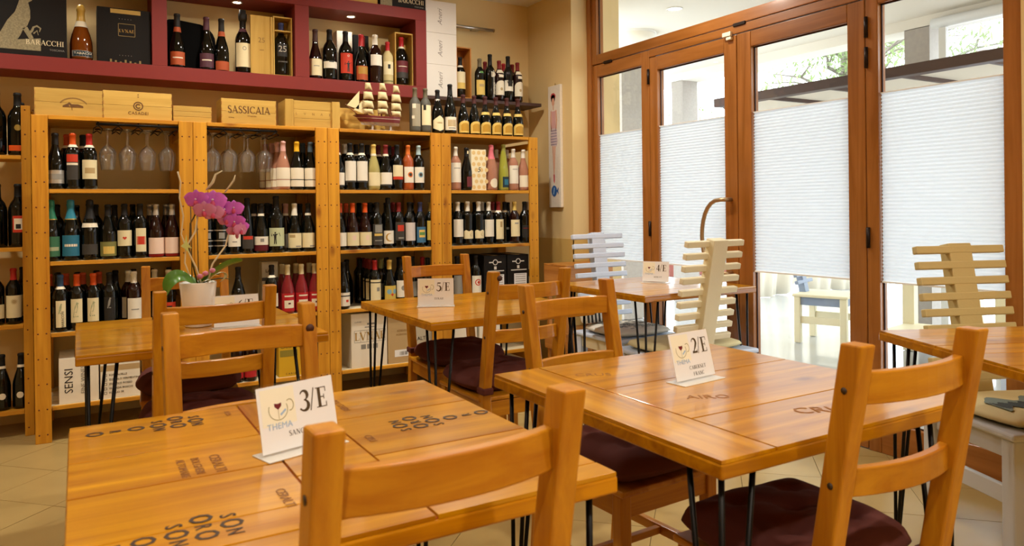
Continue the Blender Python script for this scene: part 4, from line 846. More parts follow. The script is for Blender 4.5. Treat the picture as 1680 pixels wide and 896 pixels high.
B = [
('a1', -0.094, 4.615, 'bg', 'k', 'blk', '', [(3, 10, 75, 'silv'), (5, 8, 60, 'grey')], 'dark bottle with ornate silver band, upper shelf, fourth bay from doors'),
('a1', -0.014, 4.615, 'bx', 'k', 'org', 'w', [(5, 19, 42, 'char'), (14.5, 18.5, 42, 'redo'), (12.8, 14, 42, 'bone')], 'dark bottle, orange capsule, red and charcoal label, upper shelf, fourth bay from doors'),
('a1', 0.063, 4.615, 'bx', 'k', 'red', 'w', [(5.5, 15.8, 65, 'cream'), (8.5, 11.5, 38, 'tanp')], 'dark bottle, red capsule, large cream label, upper shelf, fourth bay from doors'),
('a1', -0.042, 4.697, 'bx', 'k', 'orgd', 'w', [], 'dark bottle with orange capsule in second row, upper shelf, fourth bay from doors'),
('a1', 0.034, 4.697, 'bx', 'k', 'blk', 'w', [], 'dark bottle with black capsule in second row, upper shelf, fourth bay from doors'),
('b1', -0.118, 4.615, 'ch', 'k', 'green', 'g', [(2.5, 13, 60, 'greenl'), (5.5, 7.5, 48, 'sage')], 'sparkling bottle with green foil and green label, middle shelf, fourth bay from doors'),
('b1', -0.028, 4.615, 'ch', 'k', 'teal', 'g', [(2.5, 13.5, 62, 'teall'), (7.5, 8.8, 40, 'bone')], 'sparkling bottle with teal foil and teal label, middle shelf, fourth bay from doors'),
('b1', 0.061, 4.615, 'ch', 'k', 'blk', '', [(17.5, 19.8, 80, 'bone'), (3, 8.5, 55, 'char')], 'black sparkling bottle with cream neck medallion, middle shelf, fourth bay from doors'),
('b1', 0.147, 4.615, 'bg', 'k', 'blk', '', [(1.8, 9.5, 75, 'olive'), (3, 7, 40, 'straw')], 'dark bottle with painted olive landscape label, middle shelf, fourth bay from doors'),
('b1', 0.227, 4.615, 'bx', 'k', 'blk', '', [(7, 15.5, 65, 'cream'), ('heart', 11.3, 1.0, 'redo', 0)], 'dark bottle, cream label with red heart, middle shelf, fourth bay from doors'),
('b1', 0.304, 4.615, 'bx', 'k', 'blk', '', [(3.5, 16.5, 42, 'cream'), (7.5, 12, 34, 'redo')], 'dark bottle, narrow cream label with red square, middle shelf, fourth bay from doors'),
('b1', 0.384, 4.615, 'bg', 'w', 'silv', '', [(2, 11, 78, 'pinkw'), (0.3, 1.8, 80, 'redb')], 'red wine bottle, silver cap, pale pink label, far side, middle shelf, fourth bay'),
('b1', 0.467, 4.615, 'bg', 'w', 'silv', '', [(2, 11, 78, 'pinkw'), (0.3, 1.8, 80, 'redb')], 'red wine bottle, silver cap, pale pink label, doors side, middle shelf, fourth bay'),
('b1', 0.36, 4.697, 'bg', 'w', 'silvd', '', [], 'red wine bottle with silver cap in second row, far side, middle shelf, fourth bay'),
('b1', 0.444, 4.697, 'bg', 'w', 'silvd', '', [], 'red wine bottle with silver cap in second row, doors side, middle shelf, fourth bay'),
('c1', -0.08, 4.615, 'bx', 'k', 'blue', 'w', [(2.5, 16.5, 36, 'cream'), ('bird', 12.5, 3.0, 'sage', -4)], 'dark bottle, blue capsule, narrow cream bird label, lower shelf, fourth bay from doors'),
('c1', -0.004, 4.615, 'bx', 'k', 'org', '', [(4.5, 17, 44, 'cream'), ('bird', 11.5, 4.4, 'sage', -4)], 'dark bottle, orange capsule, cream bird label, far side, lower shelf, fourth bay'),
('c1', 0.073, 4.615, 'bx', 'k', 'org', '', [(4.5, 17, 44, 'cream'), ('bird', 11.5, 4.4, 'sage', -4)], 'dark bottle, orange capsule, cream bird label, doors side, lower shelf, fourth bay'),
('c1', 0.15, 4.615, 'bx', 'k', 'blk', '', [(3, 17, 40, 'blk2'), ('bird', 14, 3.2, 'grey', 0)], 'black bottle with grey bird emblem, lower shelf, fourth bay from doors'),
('c1', 0.269, 4.615, 'bx', 'w', 'white', '', [(4, 15.5, 66, 'white'), (9, 9.6, 30, 'grey')], 'red wine bottle, white capsule, white label, lower shelf, fourth bay from doors'),
('c1', 0.246, 4.697, 'bx', 'w', 'white', '', [(4, 15.5, 66, 'white')], 'red wine bottle, white capsule in second row, lower shelf, fourth bay from doors'),
('c1', -0.131, 4.697, 'bx', 'k', 'orgd', '', [], 'dark bottle with orange capsule in second row, fourth from doors, lower shelf, fourth bay'),
('c1', -0.054, 4.697, 'bx', 'k', 'orgd', '', [], 'dark bottle with orange capsule in second row, third from doors, lower shelf, fourth bay'),
('c1', 0.025, 4.697, 'bx', 'k', 'orgd', '', [], 'dark bottle with orange capsule in second row, second from doors, lower shelf, fourth bay'),
('c1', 0.102, 4.697, 'bx', 'k', 'orgd', '', [], 'dark bottle with orange capsule in second row, first from doors, lower shelf, fourth bay'),
('c1', 0.38, 4.697, 'bx', 'k', 'bone', '', [], 'dark bottle with pale capsule behind the pine chair, lower shelf, fourth bay from doors'),
('c1', 0.445, 4.615, 'bx', 'k', 'bone', '', [(4, 12, 60, 'redo'), (7, 10, 20, 'blk2')], 'dark bottle, red label with black emblem, behind the orchid, lower shelf, fourth bay from doors'),
('a2', 1.091, 4.615, 'bg', 'p', 'pink', '', [(6.5, 13.5, 78, 'bone'), (2, 6, 78, 'bone')], 'rose wine bottle, pink capsule, split cream label, upper shelf, third bay from doors'),
('a2', 1.075, 4.697, 'bg', 'p', 'pink', '', [(6.5, 13.5, 78, 'bone'), (2, 6, 78, 'bone')], 'rose wine bottle, pink capsule, second in its file, upper shelf, third bay from doors'),
('a2', 1.06, 4.779, 'bg', 'p', 'pinkd', '', [(6.5, 13.5, 78, 'bone'), (2, 6, 78, 'bone')], 'rose wine bottle, pink capsule, third in its file, upper shelf, third bay from doors'),
('a2', 1.04, 4.861, 'bg', 'p', 'pinkd', '', [(6.5, 13.5, 78, 'bone'), (2, 6, 78, 'bone')], 'rose wine bottle, pink capsule, last in its file, upper shelf, third bay from doors'),
('a2', 1.174, 4.615, 'bg', 'k', 'yel', '', [(6.5, 13.5, 78, 'bone'), (2, 6, 78, 'bone')], 'dark bottle, yellow capsule, split cream label, upper shelf, third bay from doors'),
('a2', 1.258, 4.615, 'bg', 'k', 'slate', '', [(6.5, 13.5, 78, 'bone'), (2, 6, 78, 'bone')], 'dark bottle, slate blue capsule, split cream label, upper shelf, third bay from doors'),
('a2', 1.233, 4.697, 'bg', 'k', 'slated', '', [], 'dark bottle with slate blue capsule in second row, upper shelf, third bay from doors'),
('b2', 0.648, 4.615, 'bx', 'k', 'blk', '', [(5, 5.6, 80, 'silv'), (8, 8.6, 80, 'silv'), (14, 14.6, 80, 'silv'), (9.5, 13, 25, 'grey')], 'black bottle with raised silver rings, far side, middle shelf, third bay'),
('b2', 0.725, 4.615, 'bx', 'k', 'blk', '', [(5, 5.6, 80, 'silv'), (8, 8.6, 80, 'silv'), (14, 14.6, 80, 'silv'), (9.5, 13, 25, 'grey')], 'black bottle with raised silver rings, doors side, middle shelf, third bay'),
('b2', 0.801, 4.615, 'bx', 'k', 'white', '', [(4.5, 16, 68, 'white'), (7, 7.6, 20, 'grey')], 'dark bottle, white capsule, tall white label, middle shelf, third bay from doors'),
('b2', 0.877, 4.615, 'fl', 'k', 'blk', '', [(3, 10.5, 60, 'char'), (8.5, 10.5, 45, 'redo')], 'slim dark bottle with small red label, middle shelf, third bay from doors'),
('b2', 0.956, 4.615, 'bg', 'k', 'blk', 'w', [(1.5, 10, 75, 'white'), (1.5, 5, 75, 'wine'), (6.8, 8.8, 15, 'grey')], 'dark bottle, white and wine red label, middle shelf, third bay from doors'),
('b2', 1.045, 4.615, 'mg', 'k', 'blk', '', [(4, 15, 66, 'sagel'), ('fig', 9.5, 4.2, 'blk2', -16)], 'broad dark bottle, pale green figure label, middle shelf, third bay from doors'),
('b2', 1.122, 4.697, 'bg', 'w', 'pinkd', 'w', [(2.5, 11, 70, 'grey')], 'dark bottle, pinkish capsule, grey label, middle shelf, third bay from doors'),
('b2', 1.155, 4.615, 'bg', 'k', 'white', 'w', [(2.5, 11.5, 75, 'cream'), (8.8, 10.5, 25, 'tanp', -30), (3, 3.8, 25, 'grey', 25)], 'dark bottle, white capsule, cream label, middle shelf, third bay from doors'),
('b2', 1.239, 4.615, 'bg', 'k', 'blk', 'w', [(2.5, 11.5, 75, 'cream'), (3, 3.8, 25, 'grey', 25)], 'dark bottle, black capsule, cream label, middle shelf, third bay from doors'),
('b2', 0.93, 4.697, 'bg', 'k', 'blk', 'w', [], 'dark bottle with white ring in second row, middle shelf, third bay from doors'),
('b2', 1.01, 4.697, 'bx', 'k', 'blk', '', [], 'plain black bottle in second row, middle shelf, third bay from doors'),
('c2', 0.821, 4.615, 'bg', 'k', 'blk', '', [(3, 9, 60, 'straw')], 'dark bottle with gold label, lower shelf, third bay from doors'),
('c2', 1.014, 4.615, 'bx', 'k', 'blk', 'w', [(5, 13, 60, 'bone')], 'dark bottle with white ring before pale carton, lower shelf, third bay from doors'),
('c2', 1.109, 4.615, 'bg', 'p2', 'cream', '', [(1.5, 12.5, 76, 'redr'), (3.5, 8.2, 42, 'bone'), (5.8, 6.8, 10, 'wine'), (10.3, 11.2, 40, 'bone')], 'rosato bottle, cream capsule, red label, third from doors, lower shelf, third bay'),
('c2', 1.193, 4.615, 'bg', 'p2', 'cream', '', [(1.5, 12.5, 76, 'redr'), (3.5, 8.2, 42, 'bone'), (5.8, 6.8, 10, 'wine'), (10.3, 11.2, 40, 'bone')], 'rosato bottle, cream capsule, red label, second from doors, lower shelf, third bay'),
('c2', 1.276, 4.615, 'bg', 'p2', 'cream', '', [(1.5, 12.5, 76, 'redr'), (3.5, 8.2, 42, 'bone'), (5.8, 6.8, 10, 'wine'), (10.3, 11.2, 40, 'bone')], 'rosato bottle, cream capsule, red label, first from doors, lower shelf, third bay'),
('c2', 1.097, 4.697, 'bg', 'p2', 'creamd', '', [(1.5, 12.5, 76, 'redr')], 'rosato bottle, cream capsule in second row, third from doors, lower shelf, third bay'),
('c2', 1.181, 4.697, 'bg', 'p2', 'creamd', '', [(1.5, 12.5, 76, 'redr')], 'rosato bottle, cream capsule in second row, second from doors, lower shelf, third bay'),
('c2', 1.264, 4.697, 'bg', 'p2', 'creamd', '', [(1.5, 12.5, 76, 'redr')], 'rosato bottle, cream capsule in second row, first from doors, lower shelf, third bay'),
('d2', 0.807, 4.615, 'bx', 'w', 'blk', '', [(2.5, 7, 66, 'redr')], 'dark bottle with low red label, far side, bottom shelf, third bay'),
('d2', 0.883, 4.615, 'bx', 'w', 'blk', '', [(2.5, 7, 66, 'redr')], 'dark bottle with low red label, doors side, bottom shelf, third bay'),
('a3', 1.432, 4.615, 'bg', 'k', 'wine', 'w', [(2.5, 11, 75, 'white'), (2.5, 3.2, 75, 'char')], 'dark bottle, wine red capsule, white label, beside the post, upper shelf, second bay from doors'),
('a3', 1.512, 4.615, 'bx', 'k', 'blk', 'w', [(5, 18.5, 66, 'white'), (5, 6, 66, 'char')], 'dark bottle, black capsule, tall white label, far side, upper shelf, second bay'),
('a3', 1.589, 4.615, 'bx', 'k', 'blk', 'w', [(5, 18.5, 66, 'white'), (5, 6, 66, 'char')], 'dark bottle, black capsule, tall white label, doors side, upper shelf, second bay'),
('a3', 1.669, 4.615, 'bg', 'y', 'straw', 'w', [(2.8, 11.5, 75, 'cream')], 'clear straw coloured white wine bottle, upper shelf, second bay from doors'),
('a3', 1.752, 4.615, 'bg', 'k', 'redd', 'w', [(2.8, 11.5, 75, 'white'), (2.8, 3.8, 75, 'char')], 'dark bottle, dark red capsule, low white label, upper shelf, second bay from doors'),
('a3', 1.832, 4.615, 'bx', 'k', 'blk', '', [(7, 16.5, 66, 'cream'), (7, 9, 66, 'redo')], 'dark bottle, cream label with red stripe, upper shelf, second bay from doors'),
('a3', 1.909, 4.615, 'bx', 'o', 'orgl', '', [(5, 15.5, 66, 'white'), ('disc', 10.3, 1.8, 'orgl', 0), ('disc', 10.3, 1.1, 'char', 0)], 'orange wine bottle, orange capsule, white label, upper shelf, second bay from doors'),
('a3', 1.985, 4.615, 'bx', 'k', 'sky', '', [(5, 15.5, 66, 'white'), ('disc', 10.3, 1.8, 'skyd', 0), ('disc', 10.3, 1.1, 'char', 0)], 'dark bottle, sky blue capsule, white label, upper shelf, second bay from doors'),
('a3', 1.503, 4.697, 'bx', 'k', 'white', '', [], 'dark bottle with white capsule in second row, upper shelf, second bay from doors'),
('a3', 1.579, 4.697, 'bx', 'k', 'blk', 'w', [], 'dark bottle with black capsule in second row, upper shelf, second bay from doors'),
('a3', 1.656, 4.697, 'bx', 'k', 'blk', '', [], 'plain black bottle in second row, upper shelf, second bay from doors'),
('a3', 1.732, 4.697, 'bx', 'k', 'wine', 'w', [], 'dark bottle with wine red capsule in second row, upper shelf, second bay from doors'),
('a3', 1.809, 4.697, 'bx', 'k', 'blk2', '', [], 'plain charcoal bottle in second row, upper shelf, second bay from doors'),
('a3', 1.863, 4.779, 'bx', 'k', 'redd', '', [], 'dark bottle with red capsule in third row, upper shelf, second bay from doors'),
('b3', 1.44, 4.615, 'bg', 'k', 'orgd', '', [(2.5, 11, 78, 'white')], 'dark bottle, white label, beside the post, middle shelf, second bay from doors'),
('b3', 1.524, 4.615, 'bg', 'w', 'org', '', [(2.5, 11, 78, 'cream'), (6, 9, 16, 'pinkw')], 'dark bottle, orange capsule, low cream label, far side, middle shelf, second bay'),
('b3', 1.607, 4.615, 'bg', 'w', 'org', '', [(2.5, 11, 78, 'cream'), (6, 9, 16, 'pinkw')], 'dark bottle, orange capsule, low cream label, doors side, middle shelf, second bay'),
('b3', 1.508, 4.697, 'bg', 'w', 'orgd', '', [], 'dark bottle with orange capsule in second row, middle shelf, second bay from doors'),
('b3', 1.687, 4.615, 'bx', 'k', 'blk2', '', [(2.5, 16, 62, 'char'), (10.5, 15.5, 38, 'grey'), (8.3, 9.8, 45, 'straw'), (5, 5.6, 40, 'grey')], 'black bottle, charcoal label with gold lettering, middle shelf, second bay from doors'),
('b3', 1.763, 4.615, 'fl', 'k', 'blk', '', [(3, 11.5, 74, 'white'), ('cres', 7.2, 2.7, 'gold', -6)], 'slim dark bottle, white label with gold crescent, middle shelf, second bay from doors'),
('b3', 1.838, 4.615, 'bx', 'k', 'redd', '', [(5, 17, 60, 'char'), (11, 15, 36, 'redo'), (6, 7, 30, 'grey')], 'dark bottle, red square on charcoal label, middle shelf, second bay from doors'),
('b3', 1.915, 4.615, 'bx', 'k', 'blk', '', [(4.5, 16.5, 68, 'lilac')], 'dark bottle with lilac white label, middle shelf, second bay from doors'),
('b3', 1.991, 4.615, 'bx', 'k', 'navy', '', [(3, 13.5, 60, 'bluel'), (6.5, 11.5, 34, 'straw'), (8, 10, 30, 'greenm')], 'dark bottle, navy capsule, blue label, middle shelf, second bay from doors'),
('b3', 2.068, 4.615, 'bx', 'k', 'goldc', '', [(4.5, 17.5, 62, 'yell')], 'dark bottle, gold capsule, yellow label, middle shelf, second bay from doors'),
('b3', 1.669, 4.697, 'bx', 'k', 'blk', '', [], 'plain black bottle in second row, middle shelf, second bay from doors'),
('b3', 1.831, 4.697, 'bx', 'k', 'redd', '', [], 'dark bottle with red capsule in second row, middle shelf, second bay from doors'),
('c3', 1.457, 4.615, 'bg', 'k', 'blk', '', [(2, 10.5, 75, 'white'), (8, 8.8, 75, 'char'), (4.5, 6, 12, 'redo', 20)], 'dark bottle, white label, alone by the post, lower shelf, second bay from doors'),
('c3', 1.668, 4.615, 'bx', 'k', 'redr', '', [(4, 17.5, 66, 'cream'), (15.3, 16, 66, 'char'), (10, 12.5, 16, 'grey', 15)], 'dark bottle, red capsule, cream label, heading its file, lower shelf, second bay from doors'),
('c3', 1.665, 4.697, 'bx', 'k', 'redd', '', [(4, 17.5, 66, 'cream'), (15.3, 16, 66, 'char')], 'dark bottle, red capsule, second in its file, lower shelf, second bay from doors'),
('c3', 1.672, 4.779, 'bx', 'k', 'redd', '', [(4, 17.5, 66, 'cream'), (15.3, 16, 66, 'char')], 'dark bottle, red capsule, third in its file, lower shelf, second bay from doors'),
('c3', 1.673, 4.861, 'bx', 'k', 'redd', '', [(4, 17.5, 66, 'cream'), (15.3, 16, 66, 'char')], 'dark bottle, red capsule, fourth in its file, lower shelf, second bay from doors'),
('c3', 1.673, 4.943, 'bx', 'k', 'redd', '', [(4, 17.5, 66, 'cream'), (15.3, 16, 66, 'char')], 'dark bottle, red capsule, fifth in its file, lower shelf, second bay from doors'),
('c3', 1.768, 4.615, 'bg', 'k', 'straw', '', [(4, 13, 75, 'yell'), ('disc', 9.2, 1.6, 'skyd', -28), ('disc', 9.2, 1.6, 'skyd', 28), ('disc', 7.2, 0.8, 'redo', 0)], 'dark bottle, yellow label with blue wings, lower shelf, second bay from doors'),
('c3', 1.849, 4.615, 'bx', 'k', 'blk', '', [(5, 16, 66, 'white'), ('disc', 11, 1.7, 'grey', 10)], 'dark bottle, white label with grey emblem, lower shelf, second bay from doors'),
('c3', 1.741, 4.697, 'bx', 'k', 'olive', '', [(5, 14, 60, 'grey')], 'dark bottle with olive capsule in second row, lower shelf, second bay from doors'),
('c3', 2.041, 4.697, 'bx', 'k', 'redr', '', [], 'dark bottle with red capsule behind the chair, lower shelf, second bay from doors'),
('c3', 2.043, 4.615, 'bx', 'k', 'blk', '', [], 'plain black bottle beside the post, lower shelf, second bay from doors'),
('c3', 1.964, 4.697, 'bx', 'k', 'blk2', '', [(4, 14, 60, 'grey')], 'charcoal bottle with grey label behind the chair, lower shelf, second bay from doors'),
('a4', 2.261, 4.615, 'bx', 'p', 'white', '', [(5.5, 19, 72, 'white'), (15, 15.5, 35, 'grey')], 'rose wine bottle, white capsule, tall white label, upper shelf, bay beside doors'),
('a4', 2.346, 4.615, 'bg', 'k', 'blk', '', [(2.5, 9.5, 40, 'maroon', 18), (25.5, 27.5, 28, 'cream', 20)], 'dark embossed bottle with small maroon label, upper shelf, bay beside doors'),
('a4', 2.542, 4.615, 'ch', 'p', 'pinkf', '', [('disc', 5.2, 3.3, 'bone', 10)], 'rose sparkling bottle, pink foil, oval label, upper shelf, bay beside doors'),
('a4', 2.642, 4.615, 'fl', 'yg', 'yg', '', [(2.2, 9.8, 50, 'navyl', 15), (4, 8, 30, 'teall', 15)], 'slim yellow green bottle with dark dotted label, upper shelf, bay beside doors'),
('a4', 2.723, 4.615, 'bx', 'p', 'white', '', [(5, 18, 68, 'white'), (15, 15.5, 30, 'grey')], 'rose wine bottle, white capsule, square white label, upper shelf, bay beside doors'),
('a4', 2.808, 4.615, 'bg', 'p', 'white', '', [(2.5, 11, 75, 'bone')], 'rose wine bottle, white capsule, low label, upper shelf, bay beside doors'),
('a4', 2.63, 4.697, 'bx', 'p', 'whited', '', [], 'rose wine bottle with white capsule in second row, far side, upper shelf, bay beside doors'),
('a4', 2.717, 4.697, 'bx', 'p', 'whited', '', [], 'rose wine bottle with white capsule in second row, doors side, upper shelf, bay beside doors'),
('b4', 2.273, 4.615, 'bx', 'k', 'white', '', [(6, 18, 68, 'white')], 'dark bottle, white capsule with red tip, white label, middle shelf, bay beside doors'),
('b4', 2.349, 4.615, 'sq', 'k', 'white', '', [('wavy', 4.5, 6.0, 'cream', 0), ('cres', 7.2, 1.0, 'tanp', 12)], 'square shouldered dark bottle, low cream label, far side, middle shelf, bay beside doors'),
('b4', 2.435, 4.615, 'sq', 'k', 'white', '', [('wavy', 4.5, 6.0, 'cream', 0), ('cres', 7.2, 1.0, 'tanp', 12)], 'square shouldered dark bottle, low cream label, doors side, middle shelf, bay beside doors'),
('b4', 2.516, 4.615, 'bx', 'k', 'white', '', [(5.5, 17.5, 68, 'white')], 'dark bottle, white capsule, white label, middle shelf, bay beside doors'),
('b4', 2.595, 4.615, 'bx', 'k', 'redd', 'w', [(3.5, 17.5, 58, 'cream'), (12, 16, 14, 'tanp')], 'dark bottle, dark red capsule, tall cream label, middle shelf, bay beside doors'),
('b4', 2.694, 4.697, 'bx', 'k', 'blk', 'w', [(10, 11.5, 16, 'grey')], 'dark bottle with cream ring in second row, middle shelf, bay beside doors'),
('b4', 2.729, 4.615, 'bx', 'w', 'straw', '', [(5, 17, 68, 'cream'), (14, 15, 22, 'grey')], 'brown bottle, straw capsule, cream label, middle shelf, bay beside doors'),
('b4', 2.814, 4.615, 'bx', 'k', 'blk', '', [(4, 13, 62, 'blk2'), (10.5, 11, 50, 'redd')], 'black bottle with black label, beside the post, middle shelf, bay beside doors'),
('b4', 2.508, 4.697, 'bx', 'k', 'whited', '', [], 'dark bottle with white capsule in second row, middle shelf, bay beside doors'),
('b4', 2.593, 4.697, 'bx', 'k', 'redd', 'w', [], 'dark bottle with dark red capsule in second row, middle shelf, bay beside doors'),
('b4', 2.898, 4.697, 'bx', 'k', 'white', '', [], 'dark bottle with white capsule behind the post, middle shelf, bay beside doors'),
('c4', 2.262, 4.615, 'bx', 'k', 'blk', '', [(4, 17, 60, 'grey')], 'black bottle with grey label, lower shelf, bay beside doors'),
('c4', 2.409, 4.615, 'bx', 'k', 'blk', '', [(3.5, 16, 66, 'white'), ('ring', 11.4, 2.3, 'redo', 4), ('disc', 11.4, 1.0, 'redo', 8)], 'black bottle, white label with red spiral, lower shelf, bay beside doors'),
('top', 1.964, 4.615, 'bx', 'd', 'dust', '', [(4, 19, 50, 'stone'), (16, 19, 18, 'bone', -30), (9, 11, 14, 'bone', -40)], 'old dusty bottle with torn stained label, atop the pine shelving'),
('top', 2.04, 4.615, 'bx', 'd', 'dust', '', [(5, 18.5, 62, 'cream'), (15, 18.5, 14, 'blk2', -30)], 'old dusty bottle with torn cream label, atop the pine shelving'),
('top', 2.13, 4.615, 'bg', 'k', 'blk', 's', [('peak', 1.5, 10.5, 'cream', 0), (6.5, 7.5, 30, 'tanp')], 'dark bottle, peaked cream label, beside dusty bottles, atop the pine shelving'),
('top', 2.224, 4.615, 'bgt', 'k', 'blk', '', [(2.5, 11.5, 72, 'bone'), (5, 9.5, 40, 'tanp'), (3.5, 4.2, 35, 'grey')], 'tall dark bottle, cream label with sketched villa, atop the pine shelving'),
('top', 2.325, 4.615, 'bgs', 'k', 'winec', '', [('arch', 1.2, 8.2, 'straw', 0), ('archs', 2.4, 5.4, 'ochre', 0)], 'dark bottle with arched yellow label, plain neck, far side, atop the pine shelving'),
('top', 2.411, 4.615, 'bgs', 'k', 'winec', '', [('arch', 1.2, 8.2, 'straw', 0), ('archs', 2.4, 5.4, 'ochre', 0)], 'dark bottle with arched yellow label, plain neck, doors side, atop the pine shelving'),
('top', 2.498, 4.615, 'bgs', 'k', 'winec', '', [('arch', 1.2, 8.2, 'straw', 0), ('archs', 2.4, 5.4, 'ochre', 0), (14.5, 16.5, 75, 'straw')], 'dark bottle with yellow label and neck band, fourth from doors, atop the pine shelving'),
('top', 2.585, 4.615, 'bgs', 'k', 'winec', '', [('arch', 1.2, 8.2, 'straw', 0), ('archs', 2.4, 5.4, 'ochre', 0), (14.5, 16.5, 75, 'straw')], 'dark bottle with yellow label and neck band, third from doors, atop the pine shelving'),
('top', 2.675, 4.615, 'bgs', 'k', 'winec', '', [('arch', 1.2, 8.2, 'straw', 0), ('archs', 2.4, 5.4, 'ochre', 0), (14.5, 16.5, 75, 'straw')], 'dark bottle with yellow label and neck band, second from doors, atop the pine shelving'),
('top', 2.767, 4.615, 'bgs', 'k', 'winec', '', [('arch', 1.2, 8.2, 'straw', 0), ('archs', 2.4, 5.4, 'ochre', 0), (14.5, 16.5, 75, 'straw')], 'dark bottle with yellow label and neck band, first from doors, atop the pine shelving'),
('ws', 2.578, 4.84, 'bx', 'k', 'dust', '', [(3, 14, 64, 'straw'), (9, 11, 30, 'tanp'), (19, 20.5, 20, 'greenm')], 'green black bottle with old yellow label, on the dark wall shelf'),
('ws', 2.665, 4.84, 'bxt', 'k', 'blk', '', [(2, 22, 12, 'grey', 20), (17, 20, 16, 'bone', 15)], 'tall black bottle with white vertical lettering, on the dark wall shelf'),
('ws', 2.743, 4.84, 'bx', 'w', 'redd', '', [('arch', 4, 10.8, 'bone', 0), ('disc', 8.5, 1.1, 'tanp', 0), (20.5, 23, 60, 'bone'), (17.2, 19.3, 30, 'bone')], 'old bottle, red capsule, arched cream label, far side, on the dark wall shelf'),
('ws', 2.82, 4.84, 'bxt', 'k', 'blk', '', [(7.5, 15.5, 64, 'white'), (11, 15.5, 28, 'blk2', 5)], 'black bottle, white label with black drips, on the dark wall shelf'),
('ws', 2.903, 4.84, 'bx', 'w', 'redd', '', [('arch', 4, 11, 'bone', 0), ('disc', 8.5, 1.1, 'tanp', 0), (20.5, 23, 60, 'bone'), (17.2, 19.3, 30, 'bone')], 'old bottle, red capsule, arched cream label, doors side, on the dark wall shelf'),
('ws', 2.668, 4.922, 'bx', 'k', 'redd', '', [], 'dark bottle with red capsule in second row, far side, on the dark wall shelf'),
('ws', 2.828, 4.922, 'bx', 'k', 'redr', '', [], 'dark bottle with bright red capsule in second row, on the dark wall shelf'),
('ws', 2.905, 4.922, 'bx', 'k', 'redd', '', [], 'dark bottle with red capsule in second row, doors side, on the dark wall shelf'),
('r2', 0.536, 4.88, 'bgm', 'k', 'blk2', 'c', [(2, 10, 66, 'rust'), (6, 6.7, 40, 'bone')], 'dark bottle, rust label, beside black arched panel, in the burgundy wall unit'),
('r2', 0.701, 4.88, 'bgm', 'k', 'plum', '', [(2, 10.5, 66, 'plum'), (6, 6.7, 40, 'bone')], 'dark bottle with plum label, in the burgundy wall unit'),
('r2', 0.788, 4.88, 'bgm', 'k', 'blk2', 'c', [(1, 6.5, 66, 'rust')], 'dark bottle, low rust label, before black arched panel, in the burgundy wall unit'),
('r2', 0.915, 4.88, 'mgt', 'k', 'blk', 'v', [(4, 19, 66, 'cream'), ('ring', 15.6, 1.2, 'grey', 4)], 'magnum bottle with cream label and dark stopper, in the burgundy wall unit'),
('r3', 1.372, 4.88, 'bgm', 'w', 'brn', '', [(2.5, 13.5, 72, 'cream'), (8.5, 9, 25, 'grey')], 'dark bottle, brown capsule, cream label, in the burgundy wall unit'),
('r3', 1.468, 4.88, 'mg', 'k', 'blk', '', [(8, 12.5, 70, 'white'), (12, 13, 20, 'blk2')], 'broad black bottle with white wavy band, in the burgundy wall unit'),
('r3', 1.577, 4.88, 'mg', 'k', 'blk', '', [(5.5, 19, 66, 'redo'), ('fig', 10.6, 4.2, 'blk2', 0), ('ring', 17.2, 0.7, 'bone', 0)], 'black bottle with large red figure label, in the burgundy wall unit'),
('r3', 1.686, 4.88, 'bgm', 'k', 'redr', '', [(2, 11.5, 70, 'rust'), (6, 11, 50, 'gold')], 'dark bottle, red wax top, rust and gold label, in the burgundy wall unit'),
('r3', 1.786, 4.88, 'mg', 'w', 'white', '', [(12.5, 20, 56, 'white')], 'dark bottle, white capsule, high white label, in the burgundy wall unit'),
('r3', 1.873, 4.87, 'bx', 'yw', 'redr', '', [(2, 3, 70, 'olive'), (7, 16, 60, 'cream'), (11, 14, 14, 'blk2')], 'pale white wine bottle with red capsule, in the burgundy wall unit'),
('r3', 1.727, 4.97, 'mg', 'k', 'redd', '', [], 'dark bottle with red capsule in second row, in the burgundy wall unit'),
('r3', 1.823, 4.97, 'mg', 'k', 'straw', '', [], 'dark bottle with yellow capsule in second row, in the burgundy wall unit'),
('ua', -0.271, 4.84, 'mg', 'k', 'blk', '', [(2.5, 5.5, 60, 'org'), ('disc', 15, 1.6, 'goldc', 0)], 'black bottle, gold medallion, orange strip, top shelf of the end rack'),
('ua', -0.367, 4.84, 'mg', 'k', 'blk', '', [], 'plain black bottle, top shelf of the end rack'),
('ua', -0.259, 4.922, 'bx', 'k', 'blk', '', [], 'plain black bottle in second row, top shelf of the end rack'),
('ub', -0.274, 4.84, 'mg', 'k', 'blk', '', [(8, 17, 32, 'redo'), (9.5, 15.5, 24, 'bone'), (10, 12.5, 14, 'blk2')], 'black bottle with small red bordered label, second shelf of the end rack'),
('ub', -0.369, 4.84, 'mg', 'k', 'blk', '', [], 'plain black bottle, second shelf of the end rack'),
('ub', -0.262, 4.922, 'bx', 'k', 'blk', '', [], 'plain black bottle in second row, second shelf of the end rack'),
('uc', -0.3, 4.84, 'bx', 'k', 'red', '', [(3.5, 15.5, 66, 'cream'), ('star', 12.2, 1.9, 'tanp', 0)], 'dark bottle, red capsule, cream sunburst label, third shelf of the end rack'),
('uc', -0.377, 4.84, 'bx', 'k', 'blk', '', [(3.5, 11, 66, 'cream')], 'dark bottle with half height cream label, third shelf of the end rack'),
('uc', -0.262, 4.922, 'bx', 'k', 'blk', '', [(3.5, 15, 60, 'cream')], 'dark bottle with cream label in second row, third shelf of the end rack'),
('ud', -0.271, 4.84, 'bg', 'k', 'blk', 'w', [('disc', 7.8, 1.7, 'bone', 0)], 'black bottle, white ring, round white emblem, doors side, bottom shelf of the end rack'),
